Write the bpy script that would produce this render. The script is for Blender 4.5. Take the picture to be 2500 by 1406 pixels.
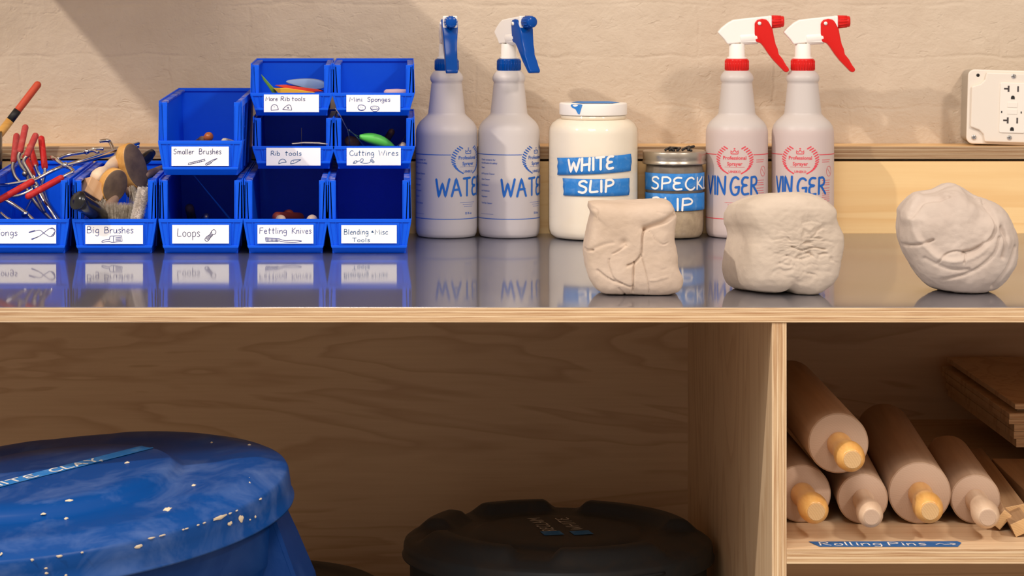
import bpy, bmesh, math, random
from mathutils import Vector, Matrix, noise
random.seed(7)
S = bpy.context.scene
for o in list(bpy.data.objects): bpy.data.objects.remove(o)

# ---------------- camera, world, lights, exposure ----------------
F, CX, CY, CAMZ = 6600.0, 990.0, -33.0, 1.238
def P(px, py, d):
    """point of the room whose distance from the camera plane is d metres"""
    return Vector(((px-CX)*d/F, d, CAMZ-(py-CY)*d/F))
cd = bpy.data.cameras.new('camera'); cam = bpy.data.objects.new('camera', cd); S.collection.objects.link(cam)
cam.location = (0, 0, CAMZ); cam.rotation_euler = (math.pi/2, 0, 0)
cd.sensor_width = 36; cd.lens = F/2500*36
cd.shift_x = (1250-CX)/2500; cd.shift_y = -(703-CY)/2500
cd.dof.use_dof = True; cd.dof.focus_distance = 3.2; cd.dof.aperture_fstop = 16
S.camera = cam
w = bpy.data.worlds.new('world'); S.world = w; w.use_nodes = True
w.node_tree.nodes['Background'].inputs[0].default_value = (1.0, 0.88, 0.78, 1)
w.node_tree.nodes['Background'].inputs[1].default_value = 0.60
S.view_settings.view_transform = 'Standard'; S.view_settings.look = 'None'
S.view_settings.gamma = 1; S.view_settings.exposure = 0.0
def area(name, loc, target, size, power, col, shape='DISK'):
    l = bpy.data.lights.new(name, 'AREA'); l.shape = shape; l.size = size; l.energy = power; l.color = col
    o = bpy.data.objects.new(name, l); S.collection.objects.link(o); o.location = loc
    o.rotation_euler = (Vector(target)-Vector(loc)).to_track_quat('-Z', 'Y').to_euler(); return o
def spot(name, loc, target, ang, blend, power, col, size=.05):
    l = bpy.data.lights.new(name, 'SPOT'); l.spot_size = math.radians(ang); l.spot_blend = blend
    l.energy = power; l.color = col; l.shadow_soft_size = size
    o = bpy.data.objects.new(name, l); S.collection.objects.link(o); o.location = loc
    o.rotation_euler = (Vector(target)-Vector(loc)).to_track_quat('-Z', 'Y').to_euler(); return o
spot('ceiling_spot_key', (1.9, 1.2, 2.85), (.55, 3.42, .85), 40, .65, 132, (1, .87, .77), .15)
area('ceiling_panel', (-0.1, 1.0, 3.0), (0.0, 3.2, 0.9), 1.1, 31, (1, .90, .84))
spot('ceiling_spot_left', (-1.9, 1.9, 2.9), (-.38, 3.5, .85), 60, .7, 185, (1, .90, .80), .035)

# ---------------- material helpers ----------------
def srgb(r, g, b):
    f = lambda c: (c/255/12.92 if c/255 <= .04045 else ((c/255+.055)/1.055)**2.4)
    return (f(r), f(g), f(b), 1)
class N:
    def __init__(s, name, base=(.8,.8,.8,1), rough=.5, metal=0, spec=None):
        m = bpy.data.materials.new(name); m.use_nodes = True; s.m = m; s.t = m.node_tree
        s.b = s.t.nodes['Principled BSDF']; s.out = s.t.nodes['Material Output']
        s.b.inputs['Base Color'].default_value = base; s.b.inputs['Roughness'].default_value = rough
        s.b.inputs['Metallic'].default_value = metal
        if spec is not None: s.b.inputs['Specular IOR Level'].default_value = spec
    def n(s, typ, **kw):
        x = s.t.nodes.new(typ)
        for k, v in kw.items():
            if k.startswith('_'): setattr(x, k[1:], v)
            else:
                key = int(k[1:]) if k[0] == 'i' and k[1:].isdigit() else k.replace('__', ' ')
                x.inputs[key].default_value = v
        return x
    def l(s, a, b): s.t.links.new(a, b)
    def co(s, scale=(1,1,1), rot=(0,0,0), loc=(0,0,0), kind='Object'):
        tc = s.n('ShaderNodeTexCoord'); mp = s.n('ShaderNodeMapping')
        mp.inputs['Scale'].default_value = scale; mp.inputs['Rotation'].default_value = rot; mp.inputs['Location'].default_value = loc
        s.l(tc.outputs[kind], mp.inputs[0]); return mp.outputs[0]
    def noise(s, vec, scale, detail=4, rough=.5, dist=0):
        x = s.n('ShaderNodeTexNoise', Scale=scale, Detail=detail, Roughness=rough, Distortion=dist); s.l(vec, x.inputs['Vector']); return x.outputs['Fac']
    def ramp(s, fac, stops, interp='LINEAR'):
        r = s.n('ShaderNodeValToRGB'); e = r.color_ramp; e.interpolation = interp
        while len(e.elements) < len(stops): e.elements.new(.5)
        for el, (p, c) in zip(e.elements, stops): el.position = p; el.color = c if len(c) == 4 else (*c, 1)
        s.l(fac, r.inputs[0]); return r.outputs[0]
    def mix(s, fac, a, b, mode='MIX'):
        x = s.n('ShaderNodeMix', _data_type='RGBA', _blend_type=mode)
        for i, v in ((0, fac), (6, a), (7, b)):
            if isinstance(v, (int, float)): x.inputs[i].default_value = v
            elif isinstance(v, tuple): x.inputs[i].default_value = v
            else: s.l(v, x.inputs[i])
        return x.outputs[2]
    def math(s, op, a, b=0.0):
        x = s.n('ShaderNodeMath', _operation=op)
        for i, v in ((0, a), (1, b)):
            if isinstance(v, (int, float)): x.inputs[i].default_value = v
            else: s.l(v, x.inputs[i])
        return x.outputs[0]
    def bump(s, h, strength=.3, dist=.001, prev=None):
        x = s.n('ShaderNodeBump', Strength=strength, Distance=dist); s.l(h, x.inputs['Height'])
        if prev is not None: s.l(prev, x.inputs['Normal'])
        s.l(x.outputs[0], s.b.inputs['Normal']); return x.outputs[0]
    def col(s, c): s.l(c, s.b.inputs['Base Color'])
W1 = (1,1,1,1); K0 = (0,0,0,1)

def m_wall():
    a = N('painted_brick', rough=.62)
    v = a.co()
    big = a.noise(v, 3, 3); fine = a.noise(v, 160, 5, .6); mid = a.noise(v, 26, 4, .6, .4)
    a.col(a.ramp(a.math('ADD', a.math('MULTIPLY', big, .6), a.math('MULTIPLY', mid, .4)), [(.3, srgb(198,179,156)), (.7, srgb(212,195,173))]))
    wn = a.n('ShaderNodeTexNoise', Scale=14.0, Detail=3.0); a.l(v, wn.inputs['Vector'])
    vm = a.n('ShaderNodeVectorMath', _operation='MULTIPLY_ADD'); vm.inputs[1].default_value = (.022,.022,.022)
    a.l(wn.outputs['Color'], vm.inputs[0]); a.l(v, vm.inputs[2])
    sw = a.n('ShaderNodeMapping'); sw.inputs['Rotation'].default_value = (math.pi/2, 0, 0); a.l(vm.outputs[0], sw.inputs[0])
    br = a.n('ShaderNodeTexBrick', Scale=1.0); br.inputs['Brick Width'].default_value = .21; br.inputs['Row Height'].default_value = .072
    br.inputs['Mortar Size'].default_value = .004; br.inputs['Mortar Smooth'].default_value = 1.0
    br.inputs['Color1'].default_value = W1; br.inputs['Color2'].default_value = (.7,.7,.7,1); br.inputs['Mortar'].default_value = K0
    a.l(sw.outputs[0], br.inputs['Vector'])
    gate = a.math('MULTIPLY', br.outputs['Fac'], a.ramp(a.noise(v, 9, 3), [(.40, K0), (.62, W1)]))
    b0 = a.bump(a.math('SUBTRACT', 1.0, gate), .30, .0022)
    hz = a.noise(a.co(scale=(.8,1,1.25)), 30, 6, .66, .5); b1 = a.bump(mid, .4, .004, b0); b1 = a.bump(hz, .5, .0040, b1); b2 = a.bump(fine, .5, .0014, b1)
    pit = a.ramp(a.noise(a.co(scale=(1,1,1.6)), 48, 2, .5, .8), [(.30, K0), (.36, W1)])
    a.bump(pit, .35, .0015, b2)
    return a.m
def m_ply(name, c1, c2, grain='x', scale=1.0, rough=.5, seed=0):
    """face veneer; grain runs along the given axis"""
    a = N(name, rough=rough)
    k = {'x': (.14,1,1), 'y': (1,.14,1), 'z': (1,1,.14)}[grain]
    v = a.co(scale=k, loc=(seed, seed*1.7, seed*.6))
    n1 = a.noise(v, 5*scale, 4, .55, 1.2)
    n2 = a.noise(v, 22*scale, 3, .5, .5)
    x = a.math('ADD', a.math('MULTIPLY', n1, 13.0), a.math('MULTIPLY', n2, .5))
    saw = a.math('FRACT', x)
    band = a.ramp(saw, [(0, K0), (.5, (.12,.12,.12,1)), (.75, (.7,.7,.7,1)), (.86, W1), (1, K0)])
    kf = {'x': (2,1,60), 'y': (60,2,60), 'z': (60,1,2)}[grain]
    fib = a.noise(a.co(scale=tuple(q*4 for q in kf)), 1.0, 3, .6)
    c = a.mix(a.math('MULTIPLY', band, .55), c1, c2)
    c = a.mix(a.ramp(fib, [(.35, (.16,.16,.16,1)), (.65, K0)]), c, c2)
    big = a.noise(a.co(scale=k), 2.2, 2)
    c = a.mix(a.ramp(big, [(.4, K0), (.7, (.45,.45,.45,1))]), c, c2)
    # small dark knots
    kn = a.noise(a.co(scale=tuple(q*1.0 for q in k), loc=(3,1,2)), 60, 2, .5)
    c = a.mix(a.ramp(kn, [(.20, (.55,.55,.55,1)), (.26, K0)]), c, srgb(110,70,42))
    a.col(c); a.bump(fib, .12, .0006)
    return a.m
def m_plyedge(name, thick, axis='z', along='x', z0=0.0, tint=1.0):
    """layered plywood edge: axis = direction across the plies, object coordinates"""
    a = N(name, rough=.6)
    tc = a.n('ShaderNodeTexCoord'); sp = a.n('ShaderNodeSeparateXYZ'); a.l(tc.outputs['Object'], sp.inputs[0])
    t = sp.outputs[{'x':0,'y':1,'z':2}[axis]]
    kk = {'x': (1.5,20,20), 'y': (20,1.5,20), 'z': (20,20,1.5)}[along]
    wob = a.noise(a.co(scale=kk), 3, 3)
    f = a.math('ADD', a.math('DIVIDE', a.math('SUBTRACT', t, z0), thick), a.math('MULTIPLY', a.math('SUBTRACT', wob, .5), .10))
    lt, dk, md = srgb(242,214,174), srgb(176,132,88), srgb(226,192,148)
    band = a.ramp(f, [(0,lt),(.13,lt),(.15,dk),(.17,md),(.30,md),(.32,dk),(.34,lt),(.46,lt),(.48,dk),(.51,md),(.62,md),(.65,dk),(.67,lt),(.80,lt),(.83,dk),(.86,md),(1,lt)])
    ks = {'x': (10,500,900), 'y': (900,10,900), 'z': (900,900,10)}[along]
    st = a.noise(a.co(scale=ks), 1.0, 4, .65)
    c = a.mix(a.ramp(st, [(.46, K0), (.66, (.75,.75,.75,1))]), band, srgb(165,112,66))
    dkm = a.noise(a.co(scale=tuple(q*.35 for q in ks), loc=(5,3,1)), 1.0, 2)
    c = a.mix(a.ramp(dkm, [(.70, K0), (.76, (.8,.8,.8,1))]), c, srgb(86,50,26))
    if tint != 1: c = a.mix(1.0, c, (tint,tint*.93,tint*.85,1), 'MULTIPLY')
    a.col(c); a.bump(st, .25, .0008)
    return a.m
def m_steel():
    a = N('brushed_steel_sheet', base=srgb(150,152,160), rough=.1, metal=1)
    v = a.co(); sc = a.noise(a.co(scale=(260,6,1)), 1, 3); cl = a.noise(v, 4, 4)
    a.col(a.ramp(cl, [(.3, srgb(182,182,186)), (.7, srgb(200,199,200))]))
    a.l(a.ramp(cl, [(.3, (.045,.045,.045,1)), (.75, (.085,.085,.085,1))]), a.b.inputs['Roughness'])
    a.bump(sc, .03, .0004)
    wv = a.noise(v, 2.2, 2)
    g = a.n('ShaderNodeBsdfGlossy', Roughness=.42); g.inputs['Color'].default_value = srgb(172,174,186)
    mx = a.n('ShaderNodeMixShader'); mx.inputs[0].default_value = .48
    a.l(a.b.outputs[0], mx.inputs[1]); a.l(g.outputs[0], mx.inputs[2]); a.l(mx.outputs[0], a.out.inputs[0])
    return a.m
def m_plastic(name, c, rough=.38, dirt=None, amt=.35, scale=30):
    a = N(name, base=c, rough=rough)
    v = a.co()
    if dirt:
        n1 = a.noise(v, scale, 5, .65, .6)
        a.col(a.mix(a.ramp(n1, [(.48, K0), (.72, (amt,amt,amt,1))]), c, dirt))
    a.bump(a.noise(v, 400, 2), .06, .0003)
    a.b.inputs['Specular IOR Level'].default_value = .22
    return a.m
def m_simple(name, c, rough=.5, metal=0, spec=None, bs=None, bstr=.15, bd=.0005, c2=None, cs=30):
    a = N(name, base=c, rough=rough, metal=metal, spec=spec)
    if c2: a.col(a.ramp(a.noise(a.co(), cs, 4, .6), [(.35, c), (.7, c2)]))
    if bs: a.bump(a.noise(a.co(), bs, 4, .6), bstr, bd)
    return a.m
def m_wood(name, c1, c2, axis='y', rough=.5, dens=1.0):
    a = N(name, rough=rough)
    k = {'x': (2,60,60), 'y': (60,2,60), 'z': (60,60,2)}[axis]
    f = a.noise(a.co(scale=tuple(q*dens for q in k)), 1.0, 4, .6, .4)
    k2 = {'x': (8,900,900), 'y': (900,8,900), 'z': (900,900,8)}[axis]
    g = a.noise(a.co(scale=k2), 1.0, 2)
    c = a.ramp(f, [(.35, c1), (.68, c2)])
    c = a.mix(a.ramp(g, [(.55, K0), (.8, (.3,.3,.3,1))]), c, c2)
    a.col(c); a.bump(g, .1, .0003); return a.m
def m_endgrain(name, c1, c2):
    a = N(name, rough=.6)
    w_ = a.n('ShaderNodeTexWave', Scale=130.0, Distortion=2.0, Detail=2.0, _wave_type='RINGS', _rings_direction='Y'); a.l(a.co(loc=(.03,0,.02)), w_.inputs[0])
    sc = a.noise(a.co(scale=(60,60,900), rot=(0,.3,0)), 1, 3)
    a.col(a.mix(a.math('MULTIPLY', a.math('ADD', w_.outputs['Fac'], sc), .20), c1, c2)); a.bump(sc, .25, .0006); return a.m
def m_thin_glass(name, tint=(1,1,1,1)):
    a = N(name); tr = a.n('ShaderNodeBsdfTransparent', Color=tint); gl = a.n('ShaderNodeBsdfGlossy', Roughness=.04)
    lw = a.n('ShaderNodeLayerWeight', Blend=.5); mx = a.n('ShaderNodeMixShader')
    a.l(a.math('ADD', a.math('MULTIPLY', a.math('POWER', lw.outputs['Facing'], 5.0), .55), .03), mx.inputs[0]); a.l(tr.outputs[0], mx.inputs[1]); a.l(gl.outputs[0], mx.inputs[2]); a.l(mx.outputs[0], a.out.inputs[0]); return a.m
def m_bottle(name, c_air, c_liq, level):
    a = N(name, rough=.42)
    tc = a.n('ShaderNodeTexCoord'); sp = a.n('ShaderNodeSeparateXYZ'); a.l(tc.outputs['Object'], sp.inputs[0])
    f = a.ramp(a.math('ADD', a.math('MULTIPLY', a.math('SUBTRACT', sp.outputs[2], level), 120.0), .5), [(0, c_liq), (1, c_air)])
    a.col(f); a.b.inputs['Subsurface Weight'].default_value = .0
    tl = a.n('ShaderNodeBsdfTranslucent'); a.l(f, tl.inputs[0]); mx = a.n('ShaderNodeMixShader'); mx.inputs[0].default_value = .14
    a.l(a.b.outputs[0], mx.inputs[1]); a.l(tl.outputs[0], mx.inputs[2]); a.l(mx.outputs[0], a.out.inputs[0])
    a.bump(a.noise(a.co(), 60, 2), .1, .0006)
    return a.m
def m_clay(name, c1, c2):
    a = N(name, rough=.72)
    v = a.co(); a.col(a.ramp(a.noise(v, 18, 4, .6), [(.35, c1), (.68, c2)]))
    b0 = a.bump(a.noise(a.co(scale=(1,1,1.6)), 110, 5, .7, .6), .32, .0011)
    a.bump(a.noise(v, 700, 3), .2, .0003, b0)
    return a.m

M = dict(
 wall=m_wall(), steel=m_steel(),
 ply_x=m_ply('plywood_face', srgb(236,196,138), srgb(205,150,92), 'x'),
 ply_back=m_ply('plywood_back_panel', srgb(226,192,150), srgb(184,140,98), 'x', .8, seed=4),
 ply_side=m_ply('plywood_divider_face', srgb(236,208,170), srgb(196,156,112), 'z', .8, seed=9),
 ply_splash=m_ply('plywood_backsplash', srgb(240,206,148), srgb(224,176,112), 'x', .7, seed=2),
 ply_shelf=m_ply('plywood_shelf_face', srgb(232,205,168), srgb(208,170,128), 'x', 1, seed=6),
 blue=m_plastic('blue_bin_plastic', srgb(0,90,232), .42, srgb(20,105,245), .2, 60),
 bluewear=m_plastic('worn_blue_plastic', srgb(12,80,205), .5, srgb(190,182,205), .85, 45),
 paper=m_simple('white_label_paper', srgb(255,255,255), .6),
 ink=m_simple('blue_marker_ink', srgb(40,58,140), .6), ink2=m_simple('blue_green_pen_ink', srgb(30,95,150), .6), ink3=m_simple('navy_pen_ink', srgb(38,42,105), .6),
 white=m_simple('white_plastic', srgb(246,240,232), .4), 
 bcap=m_plastic('blue_sprayer_plastic', srgb(0,72,158), .2), rcap=m_plastic('red_sprayer_plastic', srgb(214,34,30), .22),
 bprint=m_simple('blue_print', srgb(30,92,178), .5), rprint=m_simple('red_print', srgb(222,64,80), .5), marker=m_simple('blue_marker_pen', srgb(0,92,180), .5),
 tape=m_plastic('blue_masking_tape', srgb(48,128,205), .6, srgb(120,165,210), .55, 90),
 tapedk=m_plastic('dusty_blue_tape', srgb(38,96,160), .6, srgb(90,130,175), .5, 60),
 chalk=m_simple('white_paint_pen', srgb(246,242,236), .6), chalkdk=m_simple('faded_paint_pen', srgb(190,180,180), .7),
 slip=m_simple('white_slip', srgb(242,231,210), .45, bs=20, bstr=.3, bd=.002, c2=srgb(235,220,194), cs=9),
 slipdk=m_simple('speckled_slip', srgb(150,130,104), .6, c2=srgb(172,152,122), cs=120),
 slipgrey=m_simple('thin_slip_film', srgb(108,98,86), .5, c2=srgb(140,128,112), cs=40),
 glass=m_thin_glass('jar_glass'),
 tin=m_simple('tinned_metal', srgb(190,180,165), .3, 1), chrome=m_simple('chrome', srgb(215,212,208), .12, 1), dullsteel=m_simple('dull_steel', srgb(165,155,145), .38, 1, bs=200),
 black=m_simple('black_plastic', srgb(22,21,23), .22), blackm=m_simple('black_matte', srgb(14,13,13), .6), hole=m_simple('slot_shadow_plastic', srgb(70,62,60), .7),
 grip=m_plastic('red_rubber_grip', srgb(190,34,34), .45, srgb(205,90,80), .5, 120), gripold=m_plastic('faded_red_grip', srgb(176,62,60), .6, srgb(190,110,100), .5, 120),
 oldtool=m_plastic('orange_red_paint', srgb(196,78,50), .5, srgb(170,60,50), .6, 60), bamboo=m_wood('yellow_bamboo', srgb(222,172,92), srgb(190,135,62), 'x'),
 pin=m_wood('rolling_pin_maple', srgb(200,172,146), srgb(178,148,122), 'y'), pinend=m_endgrain('maple_end_grain', srgb(204,176,152), srgb(190,160,136)),
 handleo=m_wood('varnished_handle', srgb(240,190,112), srgb(214,150,74), 'y', .3), handlep=m_wood('pale_handle', srgb(226,200,172), srgb(204,172,142), 'y', .45),
 slat=m_wood('oak_slat', srgb(190,156,118), srgb(150,114,80), 'y'), slatend=m_endgrain('oak_end_grain', srgb(226,188,134), srgb(176,126,78)),
 gwall=m_simple('grey_painted_metal', srgb(170,160,145), .45), plate=m_simple('white_painted_metal', srgb(232,222,208), .42), device=m_simple('white_outlet_plastic', srgb(240,232,220), .35),
 can=m_plastic('blue_can_plastic', srgb(4,72,148), .36, srgb(130,155,205), .34, 11), canb=m_plastic('blue_can_body', srgb(6,58,128), .45, srgb(60,100,170), .3, 12),
 dark=m_plastic('dark_grey_can_plastic', srgb(58,62,66), .42, srgb(88,76,64), .45, 14),
 splash=m_simple('dried_clay_splash', srgb(236,218,188), .8, bs=150),
 clay_a=m_clay('pinkish_clay', srgb(198,176,154), srgb(209,188,168)), clay_b=m_clay('pale_clay', srgb(194,178,160), srgb(206,190,172)), clay_c=m_clay('grey_clay', srgb(192,176,163), srgb(204,189,176)),
 floor=m_simple('concrete_floor', srgb(196,186,172), .6, bs=30, c2=srgb(176,166,154), cs=5),
 brushwood=m_wood('brush_wood', srgb(226,172,92), srgb(190,130,58), 'x', .45), brushface=m_simple('worn_grey_wood', srgb(120,98,74), .6, c2=srgb(78,62,50), cs=40), block=m_wood('beech_block', srgb(226,184,138), srgb(200,150,100), 'z', .5), knob=m_simple('bleached_wood', srgb(236,212,182), .55, c2=srgb(222,194,160), cs=60), brown=m_simple('grey_brown_wood', srgb(150,122,100), .6, c2=srgb(120,94,76), cs=50),
 bristle=m_simple('grey_bristle', srgb(214,202,182), .9, c2=srgb(140,126,106), cs=260), bristlew=m_simple('white_bristle', srgb(236,226,214), .9),
 green=m_simple('green_rubber', srgb(110,160,60), .5), lime=m_simple('lime_green_plastic', srgb(100,215,90), .4), bluegrey=m_simple('blue_grey_rubber', srgb(125,150,190), .5), redr=m_simple('red_rubber_rib', srgb(205,50,35), .5), yel=m_simple('yellow_rubber_rib', srgb(225,170,40), .5), orangew=m_wood('orange_lacquered_wood', srgb(196,110,48), srgb(160,80,34), 'x', .3), redwood=m_simple('reddish_wood', srgb(150,60,36), .5), darkwood=m_wood('dark_wood_toggle', srgb(120,84,60), srgb(84,56,40), 'x'), pinksp=m_simple('pink_sponge', srgb(220,185,190), .9, bs=300, bstr=.5),
)
EDGE = {}
def edge_mat(thick, axis, along, z0, tint=1.0):
    k = (round(thick,4), axis, along, round(z0,4), tint)
    if k not in EDGE: EDGE[k] = m_plyedge('plywood_edge_%s%s' % (axis, along), thick, axis, along, z0, tint)
    return EDGE[k]

# ---------------- mesh helpers ----------------
def link(name, me, parent=None):
    o = bpy.data.objects.new(name, me); S.collection.objects.link(o)
    if parent is not None: o.parent = parent
    return o
class MB:
    def __init__(s): s.v = []; s.f = []; s.mi = []; s.sm = []
    def add(s, vs, fs, mi=0, smooth=False):
        b = len(s.v); s.v += [tuple(q) for q in vs]
        for f in fs: s.f.append(tuple(b+i for i in f)); s.mi.append(mi); s.sm.append(smooth)
    def hexa(s, p, mi=0):   # 8 points: bottom 4 ccw, top 4 ccw
        s.add(p, [(3,2,1,0),(4,5,6,7),(0,1,5,4),(1,2,6,5),(2,3,7,6),(3,0,4,7)], mi)
    def box(s, x0, x1, y0, y1, z0, z1, mi=0):
        s.hexa([(x0,y0,z0),(x1,y0,z0),(x1,y1,z0),(x0,y1,z0),(x0,y0,z1),(x1,y0,z1),(x1,y1,z1),(x0,y1,z1)], mi)
    def lathe(s, prof, n=48, c=(0,0), mi=0, smooth=True, rmod=None):
        vs, fs = [], []
        for (r, z) in prof:
            for k in range(n):
                a = 2*math.pi*k/n; rr, zz = (r, z) if rmod is None else rmod(r, z, a)
                vs.append((c[0]+rr*math.cos(a), c[1]+rr*math.sin(a), zz))
        for j in range(len(prof)-1):
            for k in range(n):
                k2 = (k+1) % n
                fs.append((j*n+k, j*n+k2, (j+1)*n+k2, (j+1)*n+k))
        s.add(vs, fs, mi, smooth)
        if prof[0][0] > 1e-6: s.add(vs[:n], [tuple(range(n-1,-1,-1))], mi, False)
        if prof[-1][0] > 1e-6: s.add(vs[-n:], [tuple(range(n))], mi, False)
    def tube(s, pts, r, n=10, mi=0, cap=True):
        pts = [Vector(p) for p in pts]; rr = r if isinstance(r, (list, tuple)) else [r]*len(pts)
        vs = []; up = None
        for i, p in enumerate(pts):
            d = (pts[min(i+1, len(pts)-1)]-pts[max(i-1, 0)]).normalized()
            if up is None: up = d.orthogonal().normalized()
            up = (up - d*up.dot(d)).normalized(); sd = d.cross(up)
            for k in range(n):
                a = 2*math.pi*k/n; vs.append(p + (up*math.cos(a)+sd*math.sin(a))*rr[i])
        fs = [(j*n+k, j*n+(k+1) % n, (j+1)*n+(k+1) % n, (j+1)*n+k) for j in range(len(pts)-1) for k in range(n)]
        s.add(vs, fs, mi, True)
        if cap:
            s.add(vs[:n], [tuple(range(n-1,-1,-1))], mi, True); s.add(vs[-n:], [tuple(range(n))], mi, True)
    def prism(s, outline, t0, t1, mi=0, f=None, inset=0.0):
        """outline in (a,b); extruded t0..t1; f maps (a,b,t) to a point"""
        f = f or (lambda a, b, t: (a, t, b))
        n = len(outline)
        vs = [f(a, b, t0) for a, b in outline]+[f(a, b, t1) for a, b in outline]
        fs = [tuple(range(n)), tuple(range(2*n-1, n-1, -1))]+[(i, i+n, (i+1) % n+n, (i+1) % n) for i in range(n)]
        s.add(vs, fs, mi)
    def build(s, name, mats, parent=None, bevel=0, seg=2, smooth=False, sub=0, fixn=True, xf=None):
        me = bpy.data.meshes.new(name)
        vs = s.v if xf is None else [tuple(xf(Vector(q))) for q in s.v]
        me.from_pydata(vs, [], s.f)
        mats = mats if isinstance(mats, (list, tuple)) else [mats]
        for m in mats: me.materials.append(m)
        for p, mi, sm in zip(me.polygons, s.mi, s.sm): p.material_index = mi; p.use_smooth = sm or smooth
        bm = bmesh.new(); bm.from_mesh(me)
        bmesh.ops.remove_doubles(bm, verts=bm.verts, dist=1e-6)
        if fixn: bmesh.ops.recalc_face_normals(bm, faces=bm.faces)
        bm.to_mesh(me); bm.free(); me.update()
        o = link(name, me, parent)
        if bevel:
            b = o.modifiers.new('bevel', 'BEVEL'); b.width = bevel; b.segments = seg; b.limit_method = 'ANGLE'; b.angle_limit = .6
            b.harden_normals = False
        if sub:
            q = o.modifiers.new('sub', 'SUBSURF'); q.levels = q.render_levels = sub
        return o
def tag(o, label=None, cat=None, group=None, kind=None):
    if label: o['label'] = label
    if cat: o['category'] = cat
    if group: o['group'] = group
    if kind: o['kind'] = kind
    return o
def empty(name, loc, rz=0):
    o = bpy.data.objects.new(name, None); S.collection.objects.link(o); o.empty_display_size = .02
    o.location = loc; o.rotation_euler = (0, 0, rz); return o
def catmull(p, n=6):
    p = [Vector(q) for q in p]
    if len(p) < 3: return p
    out = []
    for i in range(len(p)-1):
        a, b, c, d = p[max(i-1,0)], p[i], p[i+1], p[min(i+2, len(p)-1)]
        for k in range(n):
            t = k/n
            out.append(.5*((2*b)+(c-a)*t+(2*a-5*b+4*c-d)*t*t+(3*b-a-3*c+d)*t**3))
    out.append(p[-1]); return out

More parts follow.
